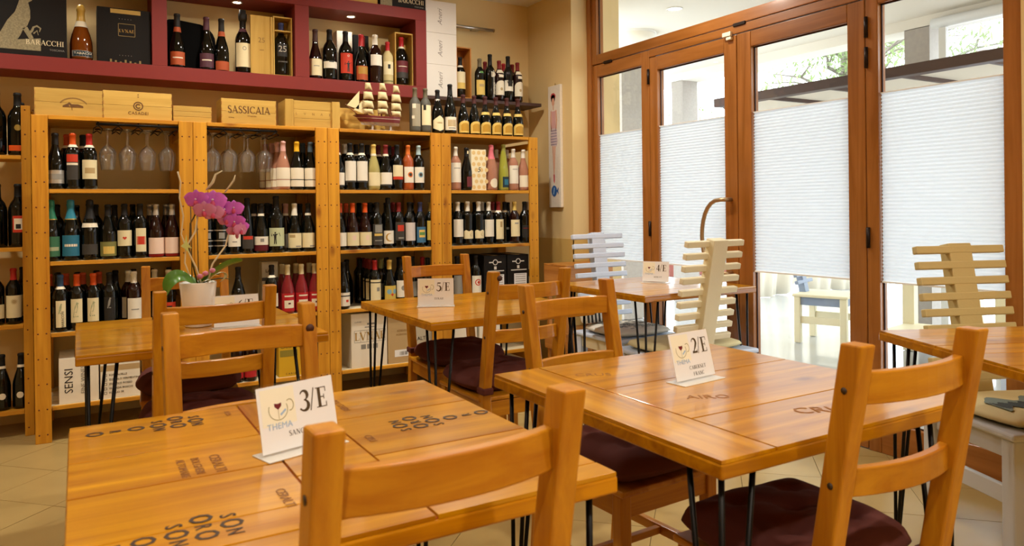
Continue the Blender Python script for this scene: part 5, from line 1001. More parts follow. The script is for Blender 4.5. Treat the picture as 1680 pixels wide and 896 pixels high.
('ud', -0.358, 4.84, 'bg', 'k', 'blk', 'w', [('disc', 7.8, 1.7, 'bone', 0)], 'black bottle, white ring, round white emblem, far side, bottom shelf of the end rack'),
]
REF = {}
for s_, x, y, ty, gl, cap, ring, labs, lb in B:
    z = EXTRA_Z.get(s_, SHELF_Z.get(s_[0]))
    REF[(s_, x)] = bottle(x, y, z, ty, gl, cap, ring, labs, lb)
for k in range(4):
    for sh, wd, n in (('b', 'middle shelf', 7), ('c', 'lower shelf', 7)):
        if (sh, k) in (('c', 1), ('c', 3)): continue
        for q in range(n):
            x = X0+W_*k+.105+q*.0935
            bottle(x, 4.815+.01*(q % 3), SHELF_Z[sh], ('bx', 'bg')[(q+k) % 2], 'k', ('blk', 'blk2', None)[(q*2+k) % 3], '', [], 'plain dark bottle in the shaded back row, %s, %s' % (wd, ('fourth bay from doors', 'third bay from doors', 'second bay from doors', 'bay beside doors')[k]), 'dark bottles in the back rows')
def print_on(key, body, size, z, col, rot=(PI/2, 0, 0), dx=0):
    o, lab = min(((abs(k[1]-key[1]), v) for k, v in REF.items() if k[0] == key[0]), key=lambda q: q[0])[1]
    ty = 'bx'; text(body, size, mat('print_'+col, COL[col], .5), lab or o, (dx, -max(abs(v.co.y) for v in (lab or o).data.vertices)-.0012, z), rot)
print_on(('c1', -.07), 'BARACCHI', .017, .068, 'char', (PI/2, -PI/2, 0), .009)
print_on(('c3', 1.622), '7', .032, .105, 'blk2', dx=.006)
print_on(('b3', 1.64), 'LVNAE', .014, .09, 'straw')
print_on(('ws', 2.66), 'D', .055, .185, 'bone', dx=.006); print_on(('ws', 2.66), 'ICNEARE', .022, .085, 'bone', (PI/2, PI/2, 0), .012)
print_on(('ws', 2.80), 'W', .05, .13, 'blk2')
# loose special bottles
o, l = bottle(.034, 4.89, 2.0592, 'sp', 'a', 'goldf', '', [(2.2, 5.6, 66, 'silv', 14), (2.4, 5.4, 50, 'navyl', 8)], 'large amber sparkling bottle with gold foil in the burgundy wall unit'); o.scale = (1.30, 1.30, 1.0)
obj('foil_collar', ring_mesh('sp', 'bone', .195, .228), o); text('TABACO', .017, mat('print_bone', COL['bone'], .5), l, (.006, -.0462, .039))

# ------------------------------------------------------------------ wooden wine crates on top of the shelving
def crate(x0, x1, z1, label, cat='crate', d=.17, y=4.60, z0=1.7117, boards=2, fingers=True, frame=False, wd='x'):
    t = empty('wine_crate', ((x0+x1)/2, y, z0)); tag(t, label, cat, 'wooden wine crates on the shelving'); h = z1-z0; w_ = (x1-x0)/2
    boxo('end_panel', -w_, -w_+.012, .0105, d-.0105, 0, h, CRATE['y'], t, .001); boxo('end_panel', w_-.012, w_, .0105, d-.0105, 0, h, CRATE['y'], t, .001)
    for k in range(boards):
        a = h*k/boards; b = h*(k+1)/boards
        boxo('front_board', -w_, w_, 0, .010, a+.0004, b-.0004, CRATE['x'], t, .0012)
    boxo('back_board', -w_, w_, d-.010, d, 0, h, CRATE['x'], t); boxo('bottom_board', -w_+.0125, w_-.0125, .0105, d-.0105, .0, .008, CRATE['x'], t); boxo('lid', -w_+.0125, w_-.0125, .0105, d-.0105, h-.009, h-.001, CRATE['x'], t)
    if fingers:
        mb = MB(); n = int(h/.018)
        for k in range(n):
            for sx in (-1, 1):
                if k % 2 == 0: mb.box(sx*w_-.004 if sx > 0 else -w_-.0004, sx*w_+.0004 if sx > 0 else -w_+.004, -.0006, .0104, h*k/n, h*(k+1)/n)
        obj('finger_joint', mb.mesh('finger_joint', mat('end_grain', 'A87838', .7)), t)
    if frame:
        for sx in (-1, 1): boxo('frame_board', sx*w_-(.05 if sx > 0 else 0), sx*w_+(.0 if sx > 0 else .05), -.011, -.0005, -.0, h+.004, CRATE['z'], t, .001)
    return t
PR = mat('crate_print_brown', '6A4826', .7); PRF = mat('crate_print_faint', '8E6A36', .7)
t = crate(-.184, .129, 1.859, 'wide wooden crate with stamped hill emblem above the end post'); Yt = -.0012
mb = MB(); ribbon(mb, arc(.02, .055, .065, .045, 160, 20, 12), .006, Yt); mb2 = MB()
ribbon(mb2, [(-.03, .055), (-.005, .062), (.0, .072), (.01, .06), (.04, .062), (.065, .056)], [.004, .016, .012, .014, .012, .004], Yt); ribbon(mb2, [(-.03, .052), (.065, .052)], .004, Yt)
ribbon(mb2, [(.012, .05), (.013, .035)], .003, Yt)
obj('stamp', mb.mesh('stamp', PRF), t); obj('stamp', mb2.mesh('stamp', PR), t)
t = crate(.131, .473, 1.866, 'wooden crate with ring emblem above the first hanging glasses')
mb = MB(); ribbon(mb, arc(.0, .075, .022, .022, 0, 360, 24), .006, Yt); ribbon(mb, arc(.0, .075, .011, .011, 40, 320, 16), .006, Yt)
for z in (.125, .138): ribbon(mb, [(-.003, z), (.003, z)], .005, Yt)
obj('stamp', mb.mesh('stamp', PR), t); text('CASADEI', .024, PR, t, (0, Yt, .035), sp=1.1)
t = crate(.479, .683, 1.803, 'small low wooden crate between two larger stamped crates', boards=3)
t = crate(.737, 1.050, 1.862, 'wooden crate stamped SASSICAIA on top of the shelving'); serif_text('SASSICAIA', .042, PR, t, (0, Yt, .088), gap=.07, wide=.92); text('BOLGHERI', .011, PRF, t, (.015, Yt, .052)); text('6 bott.', .012, PRF, t, (-.10, Yt, .04))
t = crate(1.102, 1.442, 1.876, 'pale wooden crate with framed ends and spaced letters', boards=3, fingers=False, frame=True)
for k, ch in enumerate('LVNAE'): text(ch, .022, PRF, t, (-.10+.052*k, Yt, .083))
t = crate(1.447, 1.80, 1.866, 'wooden crate partly hidden behind the model ship', d=.14, y=4.74)

# ------------------------------------------------------------------ boxes in and on the wall unit
t = boxo('gift_carton', -.45, -.036, 4.815, 4.95, 2.0595, 2.46, BLACKC, None, .003); tag(t, 'large black carton with pale eagle print in the wall unit', 'box')
EAG = mat('eagle_print', '8C8060', .6, vary=.25, bscale=120)
mb = MB(); E = lambda px, py: (-.099+px*.00278, .088-.00288*py)
mb.prism([E(*p) for p in ((-20, 90), (0, 60), (12, 36), (24, 20), (30, 2), (34, -14), (46, -18), (54, -10), (52, -4), (46, 0), (49, 14), (49, 30), (44, 44), (36, 54), (33, 62), (26, 74), (12, 84))], -.0688, -.0678, 'y')
mb.prism([E(*p) for p in ((36, 50), (44, 46), (54, 66), (50, 74))], -.0688, -.0678, 'y'); ribbon(mb, [E(*p) for p in ((46, 60), (52, 52), (54, 46), (60, 43), (66, 47), (64, 54))], [.012, .012, .010, .010, .008, .003], -.0685)
ribbon(mb, [E(*p) for p in ((54, 58), (60, 52), (62, 60))], [.008, .008, .003], -.0685); mb.prism([E(*p) for p in ((-10, 90), (8, 74), (66, 66), (66, 90))], -.0686, -.0680, 'y')
obj('eagle_print', mb.mesh('eagle_print', EAG), t); serif_text('BARACCHI', .028, mat('print_cream', 'D8C8A0', .5), t, (.104, -.0692, -.125), gap=.06); text('TOSCANA', .015, GREYP, t, (.16, -.0692, -.162))
t = boxo('gift_carton', .112, .388, 4.83, 4.96, 2.0595, 2.376, BLACKC, None, .003); tag(t, 'black carton with small gold square emblem in the wall unit', 'box')
boxo('label', -.07, .085, -.066, -.0652, .128, .152, mat('gold_strip', 'B49248', .5), t)
mb = MB()
for a, b in (((-.03, .0), (.055, .0)), ((-.03, .07), (.055, .07)), ((-.03, 0), (-.03, .07)), ((.055, 0), (.055, .07))): ribbon(mb, [a, b], .003, -.0656)
for k in range(7): ribbon(mb, [(-.07+.025*k, -.155), (-.07+.025*k, -.137-.006*(k % 3))], .010, -.0656)
obj('emblem', mb.mesh('emblem', mat('dull_gold_print', '8A7444', .5)), t); serif_text('LVNAE', .018, GOLD, t, (.0125, -.0656, .03)); text('. . . . .', .03, GREYP, t, (.005, -.0656, .105)); text('. . . . .', .03, GREYP, t, (.005, -.0656, -.105))
# dark arched panel
t = obj('arched_panel', MB().prism([(-.155, 0), (.135, 0), (.135, .20)]+[(.015+.12*math.cos(math.radians(a)), .20+.11*math.sin(math.radians(a))) for a in range(15, 91, 15)]+[(-.1, .322), (-.135, .318), (-.155, .30)], 0, .035, 'y').mesh('arched_panel', mat('black_lacquer', '070605', .6, spec=.05)), None, (.632, 4.965, 2.0595), (-.0, 0, 0), .006); tag(t, 'glossy black arched panel behind the rust labelled bottles', 'panel')
# open wooden bottle boxes
def bottle_box(x0, x1, z0, z1, y0, d, label, sh=None, m_=CRATE):
    t = empty('bottle_box', ((x0+x1)/2, y0, z0)); tag(t, label, 'box', 'open wooden bottle boxes'); w_ = (x1-x0)/2; h = z1-z0
    boxo('side_panel', -w_, -w_+.008, 0, d, 0, h, m_['z'], t, .001); boxo('side_panel', w_-.008, w_, 0, d, 0, h, m_['z'], t, .001)
    boxo('bottom_panel', -w_+.0082, w_-.0082, 0, d, 0, .008, m_['x'], t); boxo('top_panel', -w_+.0082, w_-.0082, 0, d, h-.008, h, m_['x'], t); boxo('back_panel', -w_+.0082, w_-.0082, d-.006, d, .0082, h-.0082, m_['z'], t)
    if sh: boxo('divider', -w_+.0082, w_-.0082, 0, d*.5, sh, sh+.008, m_['x'], t)
    return t
bottle_box(1.092, 1.212, 2.0595, 2.439, 4.835, .12, 'open wooden box holding the black bottle marked 25', .285)
t = boxo('box_lid', .952, 1.088, 4.835, 4.852, 2.0595, 2.431, CRATE['z'], None, .003); tag(t, 'wooden box lid engraved 25 leaning beside the open box', 'lid'); t.rotation_euler = (0, 0, 0)
for a, b in ((-.068, -.056), (.056, .068)): boxo('batten', a, b, -.016, -.0087, -.18, .18, CRATE['z'], t)
text('25', .045, PRF, t, (0, -.0095, .03)); text('anni', .016, PRF, t, (0, -.0095, -.03))
o, l = bottle(1.152, 4.885, 2.0680, 'mg', 'k', 'navy', '', [(12, 20, 40, 'blk2')], 'black bottle marked 25 inside the open wooden box'); text('25', .055, mat('print_silver', 'B8B0A0', .4), l, (0, -.0495, .165)); text('AMARONE', .012, GREYP, l, (0, -.0492, .085))
bottle_box(1.918, 2.052, 2.0595, 2.430, 4.845, .125, 'pale open wooden box holding the red labelled bottle')
bottle(1.985, 4.898, 2.0680, 'mg', 'k', 'redr', 'w', [(9, 17, 62, 'maroon'), (5, 9, 62, 'char'), (12.8, 13.3, 40, 'bone')], 'black bottle with maroon label inside the pale wooden box')
bottle_box(2.388, 2.512, 2.0035, 2.378, 4.845, .12, 'reddish open wooden box with a bottle on the dark wall shelf', None, OAKD)
bottle(2.447, 4.898, 2.0120, 'bx', 'k', 'blk', 'w', [(6.5, 19, 64, 'cream'), (6.5, 11, 50, 'straw')], 'dark bottle with tall cream label inside the reddish box')
t = boxo('bottle_carton', 1.55, 1.66, 4.985, 5.07, 2.0595, 2.43, WHITEC, None, .002); tag(t, 'pale bottle carton behind the red figure label bottle', 'box')
t = boxo('bottle_carton', 1.668, 1.778, 4.985, 5.07, 2.0595, 2.415, BLACKC, None, .002); tag(t, 'charcoal bottle carton behind the red wax bottle', 'box')
# on top of the wall unit
t = boxo('gift_carton', 1.80, 2.135, 4.81, 5.0, 2.5965, 2.72, BLACKC, None, .003); tag(t, 'black carton lettered BARACCHI on top of the wall unit', 'box')
serif_text('BARACCHI', .030, mat('print_cream', 'D8C8A0', .5), t, (.06, -.0956, -.012), gap=.06); text('TOSCANA', .015, GREYP, t, (.12, -.0956, -.046)); boxo('print_panel', -.165, -.08, -.0958, -.0952, -.06, .06, EAG, t)
crate(1.25, 1.79, 2.72, 'wooden crate on top of the burgundy wall unit', z0=2.5965, y=4.83)
for k, (a, b, lb) in enumerate(((2.0035, 2.2285, 'white script lettered box, lowest of the stack beside the wall unit'), (2.229, 2.454, 'white script lettered box, middle of the stack beside the wall unit'), (2.4545, 2.682, 'white script lettered box, topmost of the stack beside the wall unit'))):
    t = boxo('wine_carton', 2.144, 2.384, 4.825, 5.07, a, b, mat('carton_cool_white', 'DED6CA', .6), None, .003); tag(t, lb, 'box', 'white boxes stacked on the wall shelf')
    text('Aneri', .05, mat('script_grey', '8A8078', .6), t, (-.01, -.1232, 0), (PI/2, -PI/2, 0), shear=.35)

# ------------------------------------------------------------------ cartons on the lower shelves
def carton(x0, x1, z0, z1, label, m_=WHITEC, y=4.59, d=.30, flap=True):
    t = boxo('wine_carton', x0, x1, y, y+d, z0, z1, m_, None, .003); tag(t, label, 'box', 'wine cartons on the shelves'); h = (z1-z0)/2; w_ = (x1-x0)/2
    if flap:
        boxo('top_flap', -w_+.001, w_-.001, -d/2, -.002, h, h+.002, m_, t); boxo('top_flap', -w_+.001, w_-.001, .002, d/2, h, h+.002, m_, t)
        boxo('tape', -.02, .02, -d/2-.0006, d/2, h+.002, h+.0026, mat('brown_tape', 'B08A50', .4), t)
    return t
ZD = .1868
t = carton(-.092, .092, ZD, .425, 'tall white carton with upright lettering on the bottom shelf'); text('SENSI', .055, INK, t, (-.045, -.1508, .0), (PI/2, -PI/2, 0)); text('FINE WINES', .028, GREYP, t, (.02, -.1508, .0), (PI/2, -PI/2, 0))
t = carton(.10, .292, ZD, .375, 'white carton with tick-box list on the bottom shelf'); boxo('beige_band', -.0965, .0965, -.1508, -.1502, .055, .085, BEIGEC, t)
mb = MB()
for k, ln in enumerate(('FORNACELLE', 'ZIZZOLO VERMENTINO', 'ZIZZOLO ROSSO', 'GUARDA BOSCHI', 'FOGLIO 38')):
    text(ln, .0145, INK, t, (-.055, -.1508, .032-.024*k), align='LEFT'); x, z = -.072, .032-.024*k
    for a, b in (((x-.006, z-.006), (x+.006, z-.006)), ((x-.006, z+.006), (x+.006, z+.006)), ((x-.006, z-.006), (x-.006, z+.006)), ((x+.006, z-.006), (x+.006, z+.006))): ribbon(mb, [a, b], .0018, -.1508)
obj('tick_box', mb.mesh('tick_box', INK), t)
t = carton(1.045, 1.19, ZD, .39, 'yellow printed carton on the bottom shelf behind the pine chairs', mat('carton_yellow', 'CFA21E', .6)); boxo('landscape_print', -.065, .04, -.1508, -.1502, .02, .06, mat('print_olive', '8A7A2A', .6), t); text('CARIANO', .028, INK, t, (0, -.1512, .08)); text('C A R I A', .016, INK, t, (0, -.1512, -.085))
t = carton(1.497, 1.738, ZD, .53, 'tall white carton with gold boxed lettering on the bottom shelf')
serif_text('LVNAE', .05, GOLD, t, (.005, -.1508, .028), gap=.06); text('LUNAE', .014, GREYP, t, (-.075, -.1508, .12)); mb = MB()
for z in (-.01, .065): ribbon(mb, [(-.1, z), (.11, z)], .0022, -.1506)
for k in range(6): ribbon(mb, [(-.1+.042*k, -.01), (-.1+.042*k, .065)], .002, -.1506)
ribbon(mb, [(-.03, .085), (.04, .085)], .006, -.1506); ribbon(mb, [(-.015, .105), (.04, .105)], .012, -.1506); ribbon(mb, [(.04, .085), (.04, .11)], .004, -.1506)
for k in range(3): ribbon(mb, [(-.04+.04*k-.016, -.04), (-.04+.04*k+.016, -.04)], .03, -.1506)
obj('print', mb.mesh('print', GREYP), t)
t = carton(1.744, 1.905, ZD, .50, 'brown carton with barcode sticker on the bottom shelf', BEIGEC); boxo('sticker', -.035, .078, -.1508, -.1502, -.115, -.07, PAPER, t)
mb = MB(); rr = random.Random(2)
for k in range(14): ribbon(mb, [(-.0+.004*k, -.106), (-.0+.004*k, -.082)], rr.choice((.0012, .0024)), -.1512)
obj('barcode', mb.mesh('barcode', INK), t); text('AZIENDA', .018, PRF, t, (.02, -.1508, .055)); text('AGRICOLA', .018, PRF, t, (.02, -.1508, .03))
t = carton(1.912, 2.065, ZD, .48, 'grey beige carton lettered ALTE on the bottom shelf', mat('carton_grey_beige', 'B8AE98', .8)); text('ALTE', .035, INK, t, (0, -.1508, .0))
t = carton(2.225, 2.40, ZD, .41, 'white carton on the bottom shelf behind the 5/E table'); t = carton(2.42, 2.60, ZD, .43, 'white carton with grey print near the door end of the bottom shelf'); text('VINI', .04, GREYP, t, (0, -.1508, .02))
for x0, x1, lb in ((2.462, 2.642, 'black carton with white crest, beside a red spiral bottle'), (2.652, 2.830, 'black carton with white crest and sticker, next to the end post')):
    t = carton(x0, x1, .5698, .862, lb, BLACKC); mb = MB(); WP = mat('print_white', 'CFC8BC', .6)
    ribbon(mb, arc(0, .10, .018, .018, 0, 360, 16), .006, -.1508); ribbon(mb, [(-.05, .10), (-.02, .10)], .008, -.1508); ribbon(mb, [(.02, .10), (.05, .10)], .008, -.1508); ribbon(mb, [(-.01, .06), (.01, .06)], .022, -.1508); ribbon(mb, [(-.06, .038), (.07, .038)], .007, -.1508)
    obj('crest_print', mb.mesh('crest_print', WP), t); boxo('sticker', -.035, .07, -.1512, -.1504, -.075, .012, PAPER, t); mb = MB()
    for k in range(5): ribbon(mb, [(-.025, .004-.016*k), (.06, .004-.016*k)], .004, -.1518)
    obj('sticker_print', mb.mesh('sticker_print', GREYP), t)
t = carton(.975, 1.072, .5698, .885, 'pale bottle carton with grey band behind a dark bottle', mat('carton_pale', 'C9BEA6', .7), 4.70, .09, False); boxo('grey_band', -.0486, .0486, -.0458, -.0452, .04, .06, mat('band_dark_grey', '4A4640', .6), t); text('LA B', .028, INK, t, (0, -.0462, .10))
t = boxo('gift_carton', 2.368, 2.484, 4.583, 4.68, 1.3248, 1.61, mat('carton_cream_gold', 'E9DCB8', .5), None, .002); tag(t, 'cream gift carton with gold honeycomb dots and numeral 5', 'box')
mb = MB()
for r_ in range(7):
    for c_ in range(3): mb.add([(-.04+.04*c_+(.02 if r_ % 2 else 0)+.015*math.cos(a*PI/4), -.0488, -.12+.04*r_+.015*math.sin(a*PI/4)) for a in range(8)], [tuple(range(8))])
obj('dot_print', mb.mesh('dot_print', mat('print_pale_gold', 'DDBC7E', .5)), t); text('5', .05, INK, t, (.0, -.0494, .0), shear=.25)

# ------------------------------------------------------------------ wineglasses on their racks
WG = MB().lathe([(.038, 0), (.038, -.0015), (.02, -.004), (.006, -.010), (.0042, -.02), (.0040, -.078), (.006, -.086), (.016, -.094), (.031, -.108), (.0415, -.128), (.0425, -.145), (.0385, -.18), (.0315, -.222)], 28, cap0=True, cap1=False).mesh('wineglass', WGLASS)
def glass_set(xs, xa, xb, lab):
    t = empty('glass_rack', (0, 4.60, 1.668)); tag(t, 'black wire glass rack under the top board of the '+lab, 'rack', 'wire glass racks')
    mids = [xs[0]-.047]+[(a+b)/2 for a, b in zip(xs[:-1], xs[1:])]+[xs[-1]+.047]
    obj('crossbar', MB().tube([(mids[0]-.01, -.03, .008), (mids[-1]+.01, -.03, .008)], .007, 8).mesh('crossbar', BLACKM), t); obj('crossbar', MB().tube([(mids[0]-.01, .26, .008), (mids[-1]+.01, .26, .008)], .004, 8).mesh('crossbar', BLACKM), t)
    for q in mids:
        obj('hanger', MB().tube([(q, -.03, .02), (q, -.03, .002)], .0035, 8).mesh('hanger', BLACKM), t)
        for e in (-.020, .020): obj('rail', MB().tube([(q, -.03, .0), (q+e, -.028, -.016), (q+e, .26, -.016), (q, .26, 0)], .0028, 6).mesh('rail', BLACKM), t)
    for r_ in range(2):
        for k, x in enumerate(xs):
            o = obj('wineglass', WG, None, (x, 4.645+r_*.105, 1.6580)); tag(o, 'clear wineglass hanging upside down in the %s, %s, %s' % (lab, ('front row', 'back row')[r_], ('fourth from doors', 'third from doors', 'second from doors', 'first from doors')[k]), 'wineglass', 'hanging wineglasses')
glass_set([.152, .250, .350, .452], 0, 0, 'fourth bay')
glass_set([.694, .789, .890, .991], 0, 0, 'third bay')

# ------------------------------------------------------------------ model ship
t = empty('model_ship', (1.735, 4.63, 1.7117)); tag(t, 'small three-masted model ship with cream sails and maroon hull', 'model ship')
HULL = mat('ship_maroon', '6A2A28', .4); SHW = mat('ship_wood', '8A5A38', .5); SAIL = mat('ship_sail', 'DCCB9A', .8); SGREY = mat('ship_grey', 'A89C92', .4)
boxo('stand', -.10, .10, -.025, .025, 0, .006, SGREY, t, .001)
for x in (-.065, .06): boxo('stand_post', x-.006, x+.006, -.006, .006, .006, .04, SGREY, t)
def hull(z0, z1, w0, w1, xa, xb, nose, nm, m_):
    V = []; n = 12
    for z, w_, ns in ((z0, w0, nose*.3), (z1, w1, nose)):
        for sg in (1, -1):
            for i in range(n+1):
                u = i/n; x = xa-ns+(xb-xa+ns)*u; wd = w_*min(1, (u*3.2)**.6)*(1 if u < .85 else 1-.35*(u-.85)/.15); V.append((x, sg*wd, z))
    N = n+1; F = []
    for i in range(n): F += [(i, i+1, 2*N+i+1, 2*N+i), (N+i+1, N+i, 3*N+i, 3*N+i+1), (N+i, N+i+1, i+1, i), (2*N+i, 2*N+i+1, 3*N+i+1, 3*N+i)]
    F += [(n, N+n, 3*N+n, 2*N+n)]
    return obj(nm, MB().add(V, F, sm=False).mesh(nm, m_), t)
hull(.038, .056, .012, .026, -.135, .115, .01, 'keel', SGREY); hull(.0562, .078, .027, .032, -.14, .118, .03, 'hull', HULL); hull(.0782, .081, .033, .034, -.15, .12, .04, 'stripe', mat('ship_stripe', 'D8C0B0', .5)); hull(.0812, .096, .033, .034, -.15, .12, .05, 'upper_hull', HULL)
hull(.0965, .108, .03, .033, .05, .12, 0, 'stern_deck', SHW); hull(.0965, .104, .024, .03, -.16, -.09, .03, 'bow_deck', SHW)
obj('bowsprit', MB().tube([(-.16, 0, .10), (-.245, 0, .165)], [.004, .002], 8).mesh('bowsprit', SHW), t)
def sail(cx, cz, wt, wb, h, nm='sail', belly=.02, yc=-.012):
    V = []; F = []; n, m2 = 6, 4
    for j in range(m2+1):
        v = j/m2; wd = wb+(wt-wb)*v
        for i in range(n+1):
            u = -1+2*i/n; bl = belly*(1-u*u)*math.sin(PI*(.15+.8*(1-v))); V.append((cx+u*wd/2+.006*(1-v), yc-bl, cz+h*(v-.5)-.006*(1-u*u)*(1-v)*-1))
    for j in range(m2):
        for i in range(n): a = j*(n+1)+i; F.append((a, a+1, a+n+2, a+n+1))
    o = obj(nm, MB().add(V, F, sm=True).mesh(nm, SAIL), t); s_ = o.modifiers.new('thick', 'SOLIDIFY'); s_.thickness = .0012
for mx, hh in ((-.098, .31), (.0, .315), (.094, .305)):
    obj('mast', MB().tube([(mx, 0, .09), (mx, 0, hh)], [.004, .0022], 8).mesh('mast', SHW), t)
    for zc, wt, wb, h in ((hh-.025, .034, .052, .048), (hh-.085, .056, .072, .052), (hh-.142, .062, .074, .048), (hh-.188, .066, .066, .036)):
        if zc > .105: sail(mx, zc, wt, wb, h); obj('yard', MB().tube([(mx-wb/2-.004, -.006, zc+h/2+.001), (mx+wb/2+.004, -.006, zc+h/2+.001)], .0016, 6).mesh('yard', SHW), t)
for pts in ([(-.235, .158), (-.155, .135), (-.15, .255)], [(-.19, .13), (-.128, .112), (-.125, .20)]):
    o = obj('jib', MB().prism(pts, -.001, .001, 'y').mesh('jib', SAIL), t)
mb = MB()
for mx in (-.03, -.012, .05, .062): mb.tube([(mx, -.02, .095), (mx, -.004, .15)], .0018, 6)
obj('rigging', mb.mesh('rigging', HULL), t)

# ------------------------------------------------------------------ orchid
t = empty('orchid', (.405, 3.115, .75)); tag(t, 'purple orchid in a white pot decorated with pale twisted twigs', 'potted plant')
obj('pot', MB().lathe([(.001, 0), (.048, 0), (.050, .004), (.068, .168), (.0665, .172), (.063, .172), (.060, .15), (.001, .148)], 36).mesh('pot', mat('pot_white', 'EAE2D6', .35, coat=.3)), t)
obj('bark_mulch', MB().lathe([(.060, .151), (.03, .158), (.001, .16)], 20, cap0=False, cap1=False).mesh('bark_mulch', mat('bark_mulch', '4A3424', .9, bump=.6, bscale=80)), t)
LEAF = mat('orchid_leaf', '4F7A24', .35, coat=.2); PETAL = mat('orchid_petal', 'CE62C8', .55, vary=.12, bscale=40); PETALP = mat('orchid_petal_pink', 'D080A8', .55); LIP = mat('orchid_lip', 'D2557E', .5); CREAMT = mat('pale_twig', 'DCC9A2', .7); STEMM = mat('orchid_stem', '5A4A26', .6)
def strip_leaf(pts, wd, m_, nm, fold=.25, tw=0):
    P = [Vector(p) for p in pts]; V = []; k = len(P)
    for i, p in enumerate(P):
        d = (P[min(i+1, k-1)]-P[max(i-1, 0)]).normalized(); s_ = d.cross(Vector((0, 0, 1))); s_ = s_.normalized() if s_.length > .1 else Vector((0, 1, 0)); u = s_.cross(d); s_, u = s_*math.cos(tw)+u*math.sin(tw), u*math.cos(tw)-s_*math.sin(tw)
        for q in (-1, -.5, 0, .5, 1): V.append(p+s_*q*wd[i]/2+u*abs(q)*wd[i]*fold)
    F = [(5*i+j, 5*i+j+1, 5*i+6+j, 5*i+5+j) for i in range(k-1) for j in range(4)]
    o = obj(nm, MB().add(V, F, sm=True).mesh(nm, m_), t); s_ = o.modifiers.new('thick', 'SOLIDIFY'); s_.thickness = .0016; b_ = o.modifiers.new('smooth', 'SUBSURF'); b_.levels = 1; b_.render_levels = 2
strip_leaf([(-.01, -.02, .16), (-.05, -.05, .20), (-.09, -.06, .205), (-.115, -.06, .17), (-.118, -.055, .125)], [.02, .055, .066, .06, .02], LEAF, 'leaf', .15, .9)
strip_leaf([(.0, 0, .16), (.06, .0, .205), (.11, .01, .235), (.155, .02, .245), (.17, .02, .245)], [.02, .045, .05, .04, .008], LEAF, 'leaf', .15, .7)
strip_leaf([(.0, -.01, .16), (-.04, .02, .195), (-.07, .05, .20), (-.09, .07, .18)], [.02, .045, .045, .012], LEAF, 'leaf')
strip_leaf([(.0, -.01, .16), (.04, -.04, .18), (.085, -.05, .185), (.11, -.055, .18)], [.014, .02, .018, .005], mat('leaf_dark', '3E4A22', .5), 'leaf')
rw = [(-.02, -.02, .16), (-.05, -.03, .25), (-.045, -.02, .31), (-.06, -.02, .36), (-.052, -.02, .43), (-.065, -.02, .50), (-.06, -.02, .56), (-.07, -.02, .60)]
obj('twig', MB().tube(rw, .0032, 6).mesh('twig', CREAMT), t)
obj('twig', MB().tube([(.01, -.03, .16), (-.01, -.03, .23), (-.045, -.03, .31), (-.01, -.025, .37), (.0, -.02, .43), (.025, -.02, .50)], .0036, 6).mesh('twig', CREAMT), t)
obj('twig', MB().tube([(.03, -.02, .16), (.05, -.02, .24), (.10, -.02, .31), (.115, -.02, .37), (.118, -.02, .42)], .0034, 6).mesh('twig', CREAMT), t)
obj('twig', MB().tube([(.10, -.02, .52), (.135, -.02, .57), (.14, -.02, .59)], [.003, .004, .001], 6).mesh('twig', CREAMT), t)
obj('twig', MB().tube([(.03, -.03, .53), (.055, -.03, .56), (.065, -.03, .59), (.09, -.03, .605)], [.003, .006, .004, .002], 6).mesh('twig', CREAMT), t)
obj('flower_stem', MB().tube([(0, 0, .155), (-.03, 0, .3), (-.025, 0, .40), (.01, 0, .465), (.06, 0, .475), (.11, 0, .44), (.15, 0, .38)], [.0035, .003, .003, .003, .0025, .002, .0015], 8).mesh('flower_stem', STEMM), t)
obj('support_stick', MB().tube([(-.02, .01, .15), (-.022, .01, .50)], .0022, 6).mesh('support_stick', STEMM), t)
obj('support_stick', MB().tube([(.005, .015, .15), (.0, .012, .45)], .0022, 6).mesh('support_stick', STEMM), t)
obj('butterfly_clip', MB().prism([(-.02, 0), (-.005, .012), (.0, .045), (.004, .012), (.02, -.01), (.005, -.006), (.01, -.03), (-.004, -.012)], -.002, .002, 'y').mesh('butterfly_clip', mat('clip_green', 'C8CC7A', .5)), t, (-.045, -.04, .315))
strip_leaf([(.02, -.05, .165), (.05, -.07, .205), (.085, -.07, .215), (.10, -.06, .19), (.07, -.05, .17)], [.012, .022, .026, .022, .012], mat('ribbon_sage', 'B4B894', .6), 'ribbon', .05)
strip_leaf([(-.0, -.05, .165), (.02, -.065, .19), (.045, -.07, .175)], [.018, .026, .02], mat('ribbon_sage', 'B4B894', .6), 'ribbon', .05)
for x, z in ((.02, .205), (.045, .215), (.0, .195)): obj('silk_flower', MB().lathe([(.001, .012), (.010, .008), (.012, 0), (.006, -.006), (.001, -.008)], 10).mesh('silk_flower', mat('silk_pink', 'C87A92', .7)), t, (x, -.055, z))
def petal(mb, a, ln, wd, cup, mi):
    V = []; n = 6; ca, sa = math.cos(a), math.sin(a)
    for i in range(n+1):
        u = i/n; w_ = wd*math.sin(PI*min(1, .12+u*.88))**.7*(.3 if i == 0 else 1)*(0.05 if i == n else 1)
        for q in (-1, 0, 1):
            r_ = u*ln; s_ = q*w_/2; V.append((r_*ca-s_*sa, -.006-cup*u*(1-u)*1.2+(.006 if q else -.001)*u, r_*sa+s_*ca))
    mb.add(V, [(3*i+j, 3*i+j+1, 3*i+4+j, 3*i+3+j) for i in range(n) for j in range(2)], mi, True)
